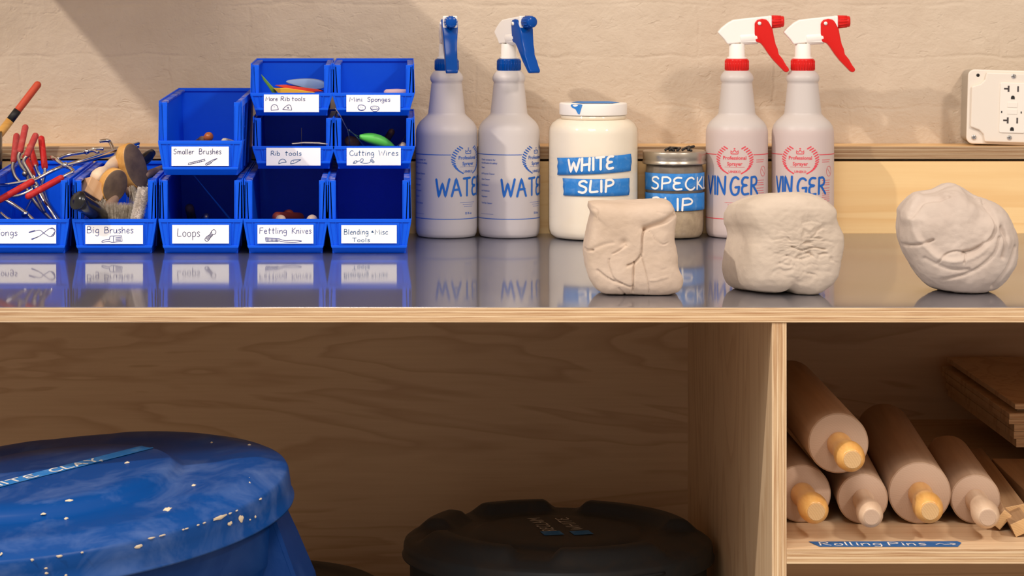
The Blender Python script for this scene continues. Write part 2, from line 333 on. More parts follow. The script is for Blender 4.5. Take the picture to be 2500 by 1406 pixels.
# ---------------- hand lettering ----------------
G = {
'A': (7,"0,0 3.2,10 6.8,0;1.4,3.8 5.6,4"), 'B': (6,"0,0 .3,10;~.2,9.8 3.6,9.6 4.6,7.8 3.6,5.8 .6,5.2;~.6,5.2 4.6,5 5.6,2.8 4.2,.4 0,.1"),
'C': (6.5,"~6,8.6 4.4,10 2,9.2 .3,6 .5,2.5 2.6,.1 5,.3 6.5,2"), 'E': (5.2,"~4.8,9.6 2,9.8 .3,8.2 .6,6 3.8,5.3;~3.4,5.3 .5,4.6 0,2 1.4,.2 5,.5"),
'F': (5.5,"0,0 .5,10 5.5,10;.3,5.4 4.4,5.6"), 'G': (6.6,"~6,8.8 4,10 1.5,9 0,5 1,1 3.4,0 5.6,1.2 6.2,4.2;6.6,4.4 3.4,4.2"),
'H': (6,"0,0 .3,10;5.6,0 6,10;.2,5 5.8,5.4"), 'I': (1,"0.5,0 .5,10"), 'K': (6,"0,0 .3,10;5.4,10 .5,4.6 6,0"), 'L': (5,"~.8,10 .2,4 .2,.8 1.2,.1 5,.5"),
'M': (8.4,"0,0 1,10 4,3.6 7.6,10 8.4,0"), 'N': (7,"0,0 .4,10 6.2,0 7,10"), 'P': (5.6,"0,0 .4,10;~.3,9.8 3.6,10 5.4,8 4.4,5.6 .5,4.6"),
'R': (6,"0,0 .4,10;~.3,9.8 3.6,10 5,8 4,5.8 .5,5;1.6,5.2 6,0"), 'S': (5.6,"~5.4,8.6 3.6,10 1,9 .8,6.8 3,5.4 4.9,3.8 4.6,1.2 2.6,0 0,1"),
'T': (6.2,"0,9.8 6.2,10;3.1,9.9 3,0"), 'V': (6,"0,10 3,0 6.2,10"), 'W': (9,"0,10 1.8,0 4.4,7.6 6.4,0 9.2,10"), 'Y': (6,"0,10 3,5 6,10;3,5 3,0"), 'D': (6,"0,0 .2,10;~.2,10 4,9.4 6,5.4 4.6,1 0,0"),
'a': (4.6,"~4.2,5.6 2,6.2 .2,4 .4,1 2,.1 3.8,1.6 4.3,5.4;~4.3,5.4 4.1,2 4.8,.2"), 'b': (4.4,"0,10 .1,0;~.2,4 2,6 4.2,4.6 4,1.2 2,0 .2,.8"),
'c': (4,"~3.9,5.2 2,6.1 .2,4 .4,1 2,0 4,.9"), 'd': (4.8,"~4.2,4.6 2.2,6.1 .2,4 .4,1 2,0 4.2,1.8;4.4,10 4.3,0"), 'e': (4.2,"~.4,3 3.6,3.6 3.4,5.6 1.8,6.2 .3,4 .5,1 2.2,0 4.2,1"),
'g': (4.6,"~4.2,5.4 2,6.1 .2,4 .6,1.4 2.2,.8 4.1,2.6;~4.3,5.6 4.3,0 3.6,-3.4 1.6,-4 .2,-2.8"), 'h': (4.4,"0,10 0,0;~.1,3.6 1.8,5.8 3.6,5.4 4,0"), 'i': (1.2,"~.5,6 .4,1 .9,0;.6,8.4 .7,8.7"),
'k': (4.4,"0,10 0,0;3.8,6 .2,2.8 4.4,0"), 'l': (1.2,"~.5,10 .4,1 1,0"), 'm': (7,"0,6 0,0;~0,3.6 1.4,5.8 2.8,5.6 3.1,0;~3.2,3.6 4.6,5.8 6.2,5.4 6.6,0"),
'n': (4.4,"0,6 0,0;~.1,3.6 1.8,5.8 3.6,5.4 4,0"), 'o': (4.4,"~2.4,6 .4,4.6 .3,1.6 2,0 4,1.2 4.2,4.4 2.4,6"), 'p': (4.4,"0,6 .2,-4;~.1,4.4 2,6.1 4.2,4.6 4,1.2 2,0 .2,.8"),
'r': (3.4,"0,6 .1,0;~.1,3.4 1.4,5.6 3.4,5.8"), 's': (3.6,"~3.6,5.4 1.6,6.2 .3,4.8 2,3.2 3.4,1.6 2,0 0,.5"), 't': (4,"~1.8,9.6 1.6,1 2.6,0;0,6.2 3.8,6.4"),
'u': (4.4,"~0,6 .2,1.4 1.6,0 3.6,1.2 4.1,5.8;~4.1,5.8 4,1 4.6,0"), 'v': (4,"0,6 2,0 4.2,6"), 'y': (4.4,"0,6 2.2,1;4.4,6 .6,-4"), '&': (3.4,"~3.4,0 .8,4.4 1.6,6.2 2.6,5 .2,2 1.4,.1 3.6,2.6"), ' ': (3.6,""),
}
def glyph_strokes(text, gap=1.9):
    out = []; x = 0
    for ch in text:
        w_, d = G[ch]
        for st in filter(None, d.split(';')):
            sm = st.startswith('~'); pts = [tuple(map(float, q.split(','))) for q in st.lstrip('~').split()]
            pts = [(x+a, b) for a, b in pts]
            if sm: pts = [(q.x, q.y) for q in catmull([(a, b, 0) for a, b in pts], 5)]
            out.append(pts)
        x += w_+gap
    return out, x-gap
def place_text(text, x0, x1, base, cap, slope=0.0, jit=.25, seed=0):
    rnd = random.Random(seed+len(text))
    st, W = glyph_strokes(text); k = (x1-x0)/W; out = []
    for s_ in st:
        jx, jy = rnd.uniform(-jit, jit), rnd.uniform(-jit, jit)
        out.append([(x0+(a+jx)*k, base+(b+jy)*cap/10+slope*((a*k))) for a, b in s_])
    return out
def ribbon(mb, pts, w, f, mi=0, h=0.0, step=None):
    """flat stroke along 2-D pts mapped onto a surface by f(u,v)"""
    p = [Vector((a, b)) for a, b in pts]
    q = [p[0]]
    for a in p[1:]:
        d = (a-q[-1]).length
        if d < w*.15: continue
        m = max(1, int(d/(step or 1e9)))
        s0 = q[-1]
        for i in range(1, m+1): q.append(s0.lerp(a, i/m))
    if len(q) < 2:
        q = [p[0]-Vector((w*.3,0)), p[0]+Vector((w*.3,0))]
    L, R = [], []
    for i, a in enumerate(q):
        d = q[min(i+1,len(q)-1)]-q[max(i-1,0)]
        if d.length < 1e-9: d = Vector((1,0))
        d.normalize(); n = Vector((-d.y, d.x))
        L.append(a+n*w/2); R.append(a-n*w/2)
    d0 = (q[1]-q[0]).normalized(); d1 = (q[-1]-q[-2]).normalized()
    poly = L+[q[-1]+d1*w*.45]+R[::-1]+[q[0]-d0*w*.45]
    n = len(q); vs = [f(a.x, a.y) for a in L]+[f(a.x, a.y) for a in R]+[f(*(q[-1]+d1*w*.45)), f(*(q[0]-d0*w*.45))]
    fs = [(i, i+1, n+i+1, n+i) for i in range(n-1)]+[(n-1, 2*n, 2*n-1), (0, n, 2*n+1)]
    mb.add(vs, fs, mi, False)
def strokes_mesh(name, strokes, w, f, mat, parent, step=None):
    mb = MB()
    for st in strokes: ribbon(mb, st, w, f, 0, step=step)
    return mb.build(name, mat, parent, fixn=False)
def type_mesh(name, lines, f, mat, parent, bold=0.0, align='CENTER'):
    """printed type: list of (text, u, v, size); mapped onto a surface by f(u,v)"""
    mb = MB()
    for text, u, v, size in lines:
        cu = bpy.data.curves.new('type', 'FONT'); cu.body = text; cu.size = size; cu.align_x = align; cu.offset = bold*size; cu.resolution_u = 2
        o = bpy.data.objects.new('type', cu); S.collection.objects.link(o)
        dg = bpy.context.evaluated_depsgraph_get(); me = bpy.data.meshes.new_from_object(o.evaluated_get(dg))
        mb.add([f(u+q.co.x, v+q.co.y) for q in me.vertices], [tuple(p.vertices) for p in me.polygons])
        bpy.data.objects.remove(o); bpy.data.curves.remove(cu); bpy.data.meshes.remove(me)
    return mb.build(name, mat, parent, fixn=False)
def patch(mb, u0, u1, v0, v1, f, nu=12, nv=2, mi=0, edge=None):
    vs = []
    for j in range(nv+1):
        for i in range(nu+1):
            u = u0+(u1-u0)*i/nu; v = v0+(v1-v0)*j/nv
            if edge: u, v = edge(u, v, i/nu, j/nv)
            vs.append(f(u, v))
    mb.add(vs, [(j*(nu+1)+i, j*(nu+1)+i+1, (j+1)*(nu+1)+i+1, (j+1)*(nu+1)+i) for j in range(nv) for i in range(nu)], mi, True)
# ---------------- the room and the workbench ----------------
CT = 0.900            # top of the steel sheet
DF, DW = 2.85, 3.70   # counter front edge, back panel plane
def board(name, x0, x1, y0, y1, z0, z1, face, edge, parent=None, bevel=.0006, edge_axis='y'):
    mb = MB(); mb.box(x0, x1, y0, y1, z0, z1)
    o = mb.build(name, [face, edge], parent, bevel=bevel)
    for p in o.data.polygons:
        n = p.normal
        if edge_axis == 'y' and n.y < -.5: p.material_index = 1
        if edge_axis == 'z' and (n.z > .5 or abs(n.y) > .5 and (x1-x0) < .05): p.material_index = 1
    return o
def struct(o): o['kind'] = 'structure'; return o
mb = MB(); mb.box(-1.6, 2.2, 3.768, 3.90, 0, 2.9); struct(mb.build('wall_back', M['wall']))
# unseen wall shelf added above the bins: its end and front edge cast the slanting shade on the bricks
struct(board('added_shade_shelf_1', -.642, -.22, 3.29, 3.768, 1.40, 1.418, M['ply_x'], M['ply_x']))
mb = MB(); mb.box(-2.5, 3.0, -.8, 3.9, -.05, 0); struct(mb.build('floor', M['floor']))

bench = empty('plywood_workbench', (0.1, DF, 0))
tag(bench, 'long plywood workbench with layered front edge, divider, shelf and plywood backsplash', 'workbench')
inv = Matrix.Translation((-.1, -DF, 0))
def bpart(name, x0, x1, y0, y1, z0, z1, face, edge, **k):
    o = board(name, x0, x1, y0, y1, z0, z1, face, edge, None, **k); o.parent = bench; o.matrix_parent_inverse = inv; return o
XL, XR = -1.25, 1.30
zt1 = .8830  # underside of the steel-covered ply top at front
bpart('tabletop', XL, XR, DF, DW, .8838, .8993, M['ply_x'], edge_mat(.0155, 'z', 'x', .8838))
X1, X2 = (1885-CX)*DF/F, (1921-CX)*DF/F
bpart('divider', X1, X2, DF+.0015, DW, 0.0, .8836, M['ply_side'], edge_mat(X2-X1, 'x', 'z', X1))
bpart('back_panel', XL, XR, DW, DW+.012, 0.0, .8836, M['ply_back'], M['ply_back'])
bpart('shelf', X2, XR, DF+.001, DW, .6290, .6455, M['ply_shelf'], edge_mat(.0165, 'z', 'x', .629))
bpart('end_panel', XR, XR+.018, DF, DW, 0, .8988, M['ply_side'], M['ply_side'])
bpart('end_panel', XL-.018, XL, DF, DW, 0, .8988, M['ply_side'], M['ply_side'])
bpart('backsplash', XL, XR, DW+.0005, DW+.0125, .8990, .9985, M['ply_splash'], M['ply_splash'])
zl0 = CAMZ-(388-CY)*(DW)/F; zl1 = CAMZ-(357-CY)*DW/F
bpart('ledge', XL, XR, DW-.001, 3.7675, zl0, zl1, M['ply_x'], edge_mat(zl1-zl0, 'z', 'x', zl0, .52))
# steel sheet
mb = MB(); mb.box(XL, XR, DF+.0002, DW, .8994, CT)
sheet = mb.build('steel_countertop_sheet', M['steel'], bevel=.0004)
tag(sheet, 'shiny brushed steel sheet covering the top of the plywood workbench', 'countertop')

# ---------------- plastic bins ----------------
def bin_mesh(H0, H1, L, hl):
    mb = MB(); tk = .0022
    mb.box(-.0450, .0450, .010, L-.001, .0035, .0060)                      # floor
    for s in (-1, 1):
        mb.hexa([(s*.0440,.010,.0),(s*.0466,.010,.0),(s*.0466,L,.0),(s*.0440,L,.0),
                 (s*.0440,.010,.006),(s*.0466,.010,.006),(s*.0466,L,.006),(s*.0440,L,.006)])
        # side wall, leaning out a little
        mb.hexa([(s*.0445,.004,.005),(s*.0468,.004,.005),(s*.0468,L,.005),(s*.0445,L,.005),
                 (s*.0478,.004,H0-.002),(s*.0500,.004,H0-.002),(s*.0500,L,H1-.002),(s*.0478,L,H1-.002)])
        # rim ledge
        mb.hexa([(s*.0440,.0042,H0-.0030),(s*.0526,.0042,H0-.0030),(s*.0526,L,H1-.0030),(s*.0440,L,H1-.0030),
                 (s*.0440,.0042,H0),(s*.0526,.0042,H0),(s*.0526,L,H1),(s*.0440,L,H1)], 1 if True else 0)
        mb.hexa([(s*.0515,.0035,H0-.006),(s*.0530,.0035,H0-.006),(s*.0530,L,H1-.006),(s*.0515,L,H1-.006),
                 (s*.0515,.0035,H0+.0022),(s*.0530,.0035,H0+.0022),(s*.0530,L,H1+.0022),(s*.0515,L,H1+.0022)])
        # front post and its outer return
        mb.hexa([(s*.0422,.0040,hl-.001),(s*.0534,.0040,hl-.001),(s*.0534,.0066,hl-.001),(s*.0422,.0066,hl-.001),
                 (s*.0422,.0040,H0),(s*.0526,.0040,H0),(s*.0526,.0066,H0),(s*.0422,.0066,H0)])
        mb.hexa([(s*.0422,.0030,hl),(s*.0432,.0030,hl),(s*.0432,.012,hl),(s*.0422,.012,hl),
                 (s*.0422,.0030,H0-.004),(s*.0432,.0030,H0-.004),(s*.0432,.012,H0-.004),(s*.0422,.012,H0-.004)])
        mb.hexa([(s*.0495,.0026,hl),(s*.0508,.0026,hl),(s*.0508,.006,hl),(s*.0495,.006,hl),
                 (s*.0495,.0026,H0+.001),(s*.0508,.0026,H0+.001),(s*.0508,.006,H0+.001),(s*.0495,.006,H0+.001)])
        mb.hexa([(s*.0470,.0040,.010),(s*.0482,.0040,.010),(s*.0482,.014,.010),(s*.0470,.014,.010),
                 (s*.0522,.0040,hl),(s*.0535,.0040,hl),(s*.0535,.020,hl),(s*.0522,.020,hl)])
        mb.hexa([(s*.0490,.0040,hl),(s*.0535,.0040,hl),(s*.0535,.020,hl),(s*.0490,.020,hl),
                 (s*.0490,.0040,H0-.001),(s*.0528,.0040,H0-.001),(s*.0528,.020,H0-.001),(s*.0490,.020,H0-.001)])
        # louvres on the flank
        for k in range(3):
            zz = hl-.006+k*(H0-hl)*.36
            mb.hexa([(s*.0475,.020,zz),(s*.0500,.020,zz),(s*.0500,.060,zz),(s*.0475,.060,zz),
                     (s*.0475,.020,zz+.002),(s*.0532,.020,zz+.005),(s*.0532,.060,zz+.005),(s*.0475,.060,zz+.002)])
        for yy in (.060, .125, .190):
            if yy < L-.03:
                mb.hexa([(s*.0465,yy,.004),(s*.0482,yy,.004),(s*.0482,yy+.003,.004),(s*.0465,yy+.003,.004),
                         (s*.0495,yy,H0-.004),(s*.0524,yy,H0-.004),(s*.0524,yy+.003,H0-.004),(s*.0495,yy+.003,H0-.004)])
        # small upright ribs beside the label panel
        mb.hexa([(s*.0395,.0012,.0105),(s*.0405,.0012,.0105),(s*.0405,.006,.0105),(s*.0395,.006,.0105),
                 (s*.0415,-.0012,hl-.003),(s*.0425,-.0012,hl-.003),(s*.0425,.004,hl-.003),(s*.0415,.004,hl-.003)])
        mb.hexa([(s*.0450,.0014,.0105),(s*.0480,.0014,.0105),(s*.0480,.006,.0105),(s*.0450,.006,.0105),
                 (s*.0500,-.0010,hl-.003),(s*.0534,-.0010,hl-.003),(s*.0534,.004,hl-.003),(s*.0500,.004,hl-.003)])
    # front panel (sloping), lip bar, bottom ridge, skirt
    mb.hexa([(-.0478,.0024,.0095),(.0478,.0024,.0095),(.0478,.0052,.0095),(-.0478,.0052,.0095),
             (-.0534,.0004,hl-.001),(.0534,.0004,hl-.001),(.0534,.0052,hl-.001),(-.0534,.0052,hl-.001)])
    mb.hexa([(-.0530,-.0012,hl-.0042),(.0530,-.0012,hl-.0042),(.0530,.0056,hl-.0042),(-.0530,.0056,hl-.0042),
             (-.0536,-.0012,hl),(.0536,-.0012,hl),(.0536,.0056,hl),(-.0536,.0056,hl)])
    mb.hexa([(-.0474,-.0002,.0075),(.0474,-.0002,.0075),(.0474,.0052,.0075),(-.0474,.0052,.0075),
             (-.0484,-.0002,.0108),(.0484,-.0002,.0108),(.0484,.0052,.0108),(-.0484,.0052,.0108)])
    mb.hexa([(-.0440,.0100,.0),(.0440,.0100,.0),(.0440,.0130,.0),(-.0440,.0130,.0),
             (-.0474,.0004,.0080),(.0474,.0004,.0080),(.0474,.0050,.0080),(-.0474,.0050,.0080)])
    # label panel
    mb.hexa([(-.0385,.0006,.0110),(.0385,.0006,.0110),(.0385,.0045,.0110),(-.0385,.0045,.0110),
             (-.0385,-.0004,hl-.0045),(.0385,-.0004,hl-.0045),(.0385,.0045,hl-.0045),(-.0385,.0045,hl-.0045)])
    # back wall and rim
    mb.hexa([(-.0460,L-.0026,.004),(.0460,L-.0026,.004),(.0460,L,.004),(-.0460,L,.004),
             (-.0500,L-.0026,H1),(.0500,L-.0026,H1),(.0500,L,H1),(-.0500,L,H1)])
    mb.box(-.0530, .0530, L-.006, L+.001, H1-.002, H1+.0022)
    return mb
def make_bin_proto(H0, H1, L, hl):
    o = bin_mesh(H0, H1, L, hl).build('bin_shell', [M['blue'], M['bluewear']], None, bevel=.0005, seg=2)
    me = o.data; bpy.data.objects.remove(o); return me
tallbin = make_bin_proto(.0925, .0985, .268, .0440)
shortbin = make_bin_proto(.0660, .0680, .178, .0300)
BINS = 'blue stacking tool bins on the steel counter'
MMPX = 3.415/F
def add_bin(me, px, d, z, kind, rz, label, texts, doodles, ink, rect, scale, lab_z, seed=0, lw=.00072, noprint=False):
    """rect = label rectangle in photo-crop units, scale = units per photo pixel"""
    r = empty('stacking_bin', ((px-CX)*d/F, d, z), rz)
    tag(r, label, 'storage bin', BINS)
    o = link('bin_shell', me, r)
    b = o.modifiers.new('bevel', 'BEVEL'); b.width = .0005; b.segments = 2; b.limit_method = 'ANGLE'; b.angle_limit = .6
    if noprint: return r
    x0, x1, y0, y1 = rect; k = d/F/scale; cx_ = (x0+x1)/2; cy_ = (y0+y1)/2
    hw, hh = (x1-x0)/2*k, (y1-y0)/2*k
    mb = MB(); mb.box(-hw, hw, -.00175, -.0014, lab_z-hh, lab_z+hh); lb = mb.build('label_card', M['paper'], r)
    f = lambda u, v: ((u-cx_)*k, -.00195, lab_z-(v-cy_)*k)
    st = []
    for i, (t, a, b_, base, cap) in enumerate(texts): 
        st += [[(u, 2*base-v) for u, v in s_] for s_ in place_text(t, a, b_, base, cap, seed=seed+i)]
    for dd in doodles:
        sm = dd.startswith('~'); pts = [tuple(map(float, q.split(','))) for q in dd.lstrip('~').split()]
        if sm: pts = [(q.x, q.y) for q in catmull([(a, b_, 0) for a, b_ in pts], 6)]
        st.append(pts)
    strokes_mesh('lettering', st, lw/k, f, ink, lb)
    return r
B1, B2 = CT, CT+.0990
DB = 3.418
c1, c2 = 2.869, 2.757
def hat(x0,y0,x1,y1,n,dx,dy): return ['%f,%f %f,%f' % (x0+(x1-x0)*i/n, y0+(y1-y0)*i/n, x0+(x1-x0)*i/n+dx, y0+(y1-y0)*i/n+dy) for i in range(n+1)]
add_bin(tallbin, 66, DB, B1, 0, 0, 'blue bin holding metal tongs with red grips, at the left end of the counter row',
    [('Tongs', -36, 116, 1222, 42)],
    ['~198,1202 240,1190 275,1184 300,1203 320,1216 350,1228 382,1190','198,1197 240,1184','~214,1246 250,1234 276,1222 300,1203 320,1188 345,1172 378,1178','218,1250 262,1230','~345,1172 362,1168 380,1180','~350,1228 368,1222 380,1200','372,1182 384,1190','366,1220 378,1210'], M['ink'], (-22,388,1147,1277), c1, .0250, 1)
add_bin(tallbin, 279, DB, B1, 0, 0, 'blue bin full of big wooden brushes with white and grey bristles',
    [('Big', 612, 695, 1184, 46), ('Brushes', 735, 936, 1184, 44)],
    ['~716,1240 740,1230 768,1228','~716,1240 718,1248 740,1244 768,1240','~768,1228 775,1206 800,1204','768,1240 782,1248','800,1203 855,1202 858,1240 800,1248','~800,1203 796,1225 800,1248','812,1216 850,1212','812,1226 850,1224','812,1238 850,1234','782,1248 800,1248'], M['ink'], (600,1003,1128,1260), c1, .0245, 2)
add_bin(tallbin, 490, DB, B1, 0, 0, 'blue bin with dark empty opening in the bottom row, under the smaller brushes bin',
    [('Loops', 176, 326, 1222, 54)],
    ['~402,1188 420,1174 434,1188 428,1204 410,1206 402,1188','~402,1190 392,1208 372,1222 360,1240 368,1252 384,1248 396,1228 412,1208']+hat(368,1232,398,1204,6,14,12), M['ink3'], (140,522,1143,1268), c2, .0250, 3)
add_bin(tallbin, 697, DB, B1, 0, 0, 'blue bin with handwritten Fettling Knives card in the bottom row, wooden handle ends inside',
    [('Fettling', 727, 908, 1200, 38), ('Knives', 945, 1073, 1200, 38)],
    ['766,1228 860,1236 860,1250 768,1254 766,1228','~860,1237 900,1248 960,1246 1008,1250','~860,1250 900,1258 960,1260 1008,1252']+hat(772,1232,850,1238,9,-2,18), M['ink'], (712,1088,1142,1268), c2, .0250, 4)
add_bin(tallbin, 901, DB, B1, 0, 0, 'rightmost empty blue bin in the bottom row, next to the first spray bottle',
    [('Blending', 1297, 1458, 1208, 34), ('&', 1480, 1494, 1196, 18), ('Misc', 1504, 1590, 1208, 32), ('Tools', 1352, 1468, 1258, 26)], [], M['ink2'], (1277,1650,1146,1268), c2, .0250, 5)
add_bin(tallbin, 489, DB, B2, 0, -.010, 'large blue bin stacked on the Loops bin, orange brush handle inside',
    [('Smaller', 146, 282, 681, 34), ('Brushes', 318, 466, 681, 36)],
    ['246,742 350,716','248,752 354,726','246,742 243,752 248,752','350,716 356,712 352,720 358,724 354,727','~362,756 362,746 382,734 404,722 438,710','~364,756 386,748 404,732 438,711']+hat(262,740,330,724,5,2,9)+hat(370,744,394,732,3,6,10), M['ink3'], (131,517,631,760), c2, .0245, 6)
DS = 3.508
SZ1, SZ2 = CT+.1000, CT+.1690
add_bin(shortbin, 716.5, DS, SZ1+.0008, 0, 0, 'short blue bin in the middle row with a thin steel blade across its lip',
    [('Rib', 800, 858, 665, 30), ('tools', 896, 1004, 665, 30)],
    ['~852,722 856,702 876,690 894,696 902,710','902,710 876,712 852,722','~932,722 936,704 954,696 1000,694','~1000,694 960,716 932,722','950,704 952,706'], M['ink2'], (768,1133,614,733), c2, .0165, 7, .0008)
add_bin(shortbin, 912.5, DS, SZ1+.0008, 0, 0, 'short blue bin in the middle row holding a lime green handle and cutting wires',
    [('Cutting', 1332, 1496, 672, 34), ('Wires', 1530, 1660, 672, 34)],
    ['~1356,724 1364,712 1378,706 1382,718 1368,724 1356,724','~1378,712 1400,708 1412,694 1424,696 1420,712 1406,716 1430,724 1458,722 1476,712','1472,704 1480,692 1500,716 1490,722 1472,704','1478,700 1494,718','1362,714 1372,724'], M['ink2'], (1313,1677,621,738), c2, .0165, 8)
add_bin(shortbin, 711.5, DS, SZ2+.0010, 0, .012, 'top left short blue bin with colourful green, red and grey rib tools inside',
    [('More', 770, 848, 293, 28), ('Rib', 872, 930, 293, 28), ('tools', 946, 1034, 293, 28)],
    ['~806,354 808,330 826,318 846,326 854,350','854,352 806,356','826,332 828,334','~884,350 904,330 924,320 938,328 944,354','944,355 884,351','~914,338 922,336 922,344 916,344'], M['ink3'], (757,1127,250,369), c2, .0165, 9)
add_bin(shortbin, 911.5, DS, SZ2+.0010, 0, 0, 'top right short blue bin, nearly empty but for a pink sponge edge',
    [('Mini', 1330, 1414, 303, 28), ('Sponges', 1450, 1602, 303, 28)],
    ['~1385,346 1390,330 1410,326 1432,334 1434,352 1416,364 1394,360 1385,346','~1388,352 1404,360 1424,358','1404,340 1405,341','1414,344 1415,345','~1470,350 1474,338 1496,333 1520,338 1528,352 1512,368 1488,368 1470,350','~1470,350 1490,356 1526,352','1494,344 1495,345','1508,343 1509,344','1484,344 1485,345'], M['ink'], (1308,1670,258,372), c2, .0165, 10)

# ---------------- spray bottles ----------------
DBt = 3.657; KB = DBt/F
def bz(y): return CAMZ-(y-CY)*KB-CT       # height above the counter of something at the bottle's axis
RB = .0418
def bottle_profile():
    pr = [(.030,.0),(.0385,.0015),(.0408,.006),(RB,.014),(RB,.138),(.0414,.144),(.0396,.150),(.0360,.1555),(.0310,.160),(.0268,.1640)]
    for i in range(9):
        z = .166+i*.0047; r = .0252-(i*.0005)
        pr += [(r, z), (r-.0004, z+.0022)]
    pr += [(.0204,.2085),(.0212,.2095),(.0224,.2125),(.0222,.216),(.0205,.2195),(.0172,.2235),(.0145,.2250),(.0140,.2300)]
    return pr
def make_sprayer(kind, root, capmat, zrot):
    """root at the bottle axis on the counter; local +x is where the nozzle points"""
    s5 = 2.344; k = KB/s5
    def q(pts, c=270.0): return [((x-c)*k, CAMZ-((y/s5+20)-CY)*KB-CT) for x, y in pts]
    head = empty('sprayer_head', (0,0,0), zrot); head.parent = root
    # NOTE: parts hang directly on the bottle so the tree stays thing > part > sub-part
    R = Matrix.Rotation(zrot, 4, 'Z'); bpy.data.objects.remove(head)
    xf = lambda v: R @ v
    mb = MB(); mb.lathe([(.0150,.2235),(.0158,.2245),(.0158,.2385),(.0150,.2402),(.0120,.2402)], 40)
    for i in range(28):
        a = 2*math.pi*i/28; mb.tube([(.0158*math.cos(a),.0158*math.sin(a),.2255),(.0157*math.cos(a),.0157*math.sin(a),.2380)], .0007, 5)
    mb.build('screw_collar', capmat, root)
    mb = MB(); mb.lathe([(.0128,.2400),(.0132,.2404),(.0132,.2425),(.0108,.2432),(.0104,.2600),(.0095,.2608)], 32)
    body = q([(158,138),(180,112),(215,84),(248,66),(330,56),(452,44),(454,112),(440,116),(436,178),(400,196),(285,197),(215,206),(196,178)])
    mb2 = MB(); mb2.prism(body, -.0085, .0085, f=lambda a, b, t: (a, t, b))
    # rounded pump barrel below the top shell
    (bx0, bz0), (bx1, bz1) = q([(285,172),(388,164)])
    mb2.tube([(bx0,0,bz0),(bx1,0,bz1)], .0098, 20)
    nx = q([(446,42),(446,114),(466,44),(466,112)])
    mb2.box(nx[0][0], nx[2][0], -.0098, .0098, nx[1][1], nx[0][1])
    o1 = mb2.build('sprayer_shell', M['white'], root, bevel=.0026, seg=3, xf=xf)
    mb.build('sprayer_stem', M['white'], root, xf=xf)
    nz = q([(462,78),(470,78),(520,76),(534,76),(538,76)])
    mb = MB(); mb.tube([(a,0,b) for a, b in nz], [.0082,.0085,.0076,.0074,.0062], 24)
    for i in range(14):
        a = 2*math.pi*i/14; (xa,za),(xb,zb) = nz[1], nz[2]
        mb.tube([(xa,.0084*math.cos(a),za+.0084*math.sin(a)),(xb,.0076*math.cos(a),zb+.0076*math.sin(a))], .0008, 5)
    mb.build('nozzle_cap', capmat, root, xf=xf)
    tr = q([(368,84),(382,66),(410,60),(436,64),(452,84),(470,118),(478,160),(488,205),(500,232),(506,262),(530,292),(548,325),(564,345),(564,358),(552,366),(538,362),(512,335),(478,300),(448,262),(420,220),(404,200),(376,192),(368,176)])
    mb = MB()
    n = len(tr)
    def tf(a, b, t):
        zt = tr[3][1]; fr = max(0, min(1, (zt-b)/.045)); return (a, t*(1-.28*fr), b)
    mb.prism(tr, -.0112, .0112, f=tf)
    mb.build('trigger', capmat, root, bevel=.0024, seg=3, smooth=True, xf=xf)
    px, pz = q([(395,86)])[0]
    mb = MB(); mb.tube([(px,-.0122,pz),(px,.0122,pz)], .0024, 16); mb.build('pivot_pin', M['white'], root, xf=xf)
    mb = MB(); mb.tube([(0,0,.012),(0,0,.2235)], .0022, 8)  # dip tube inside
def cyl(R, off=.00025, c=(0,0)):
    return lambda u, v: (c[0]+(R+off)*math.sin(u/R), c[1]-(R+off)*math.cos(u/R), v)
def laurel(side, cu, cv, rw, rh, n=13):
    out = []
    for i in range(n):
        t = -1.02+2.0*i/(n-1); a = t*1.05
        x = cu+side*rw*math.cos(a); y = cv+rh*math.sin(a)
        out.append([(x-side*.0024, y-.0012), (x+side*.0026, y+.0016)])
    return out
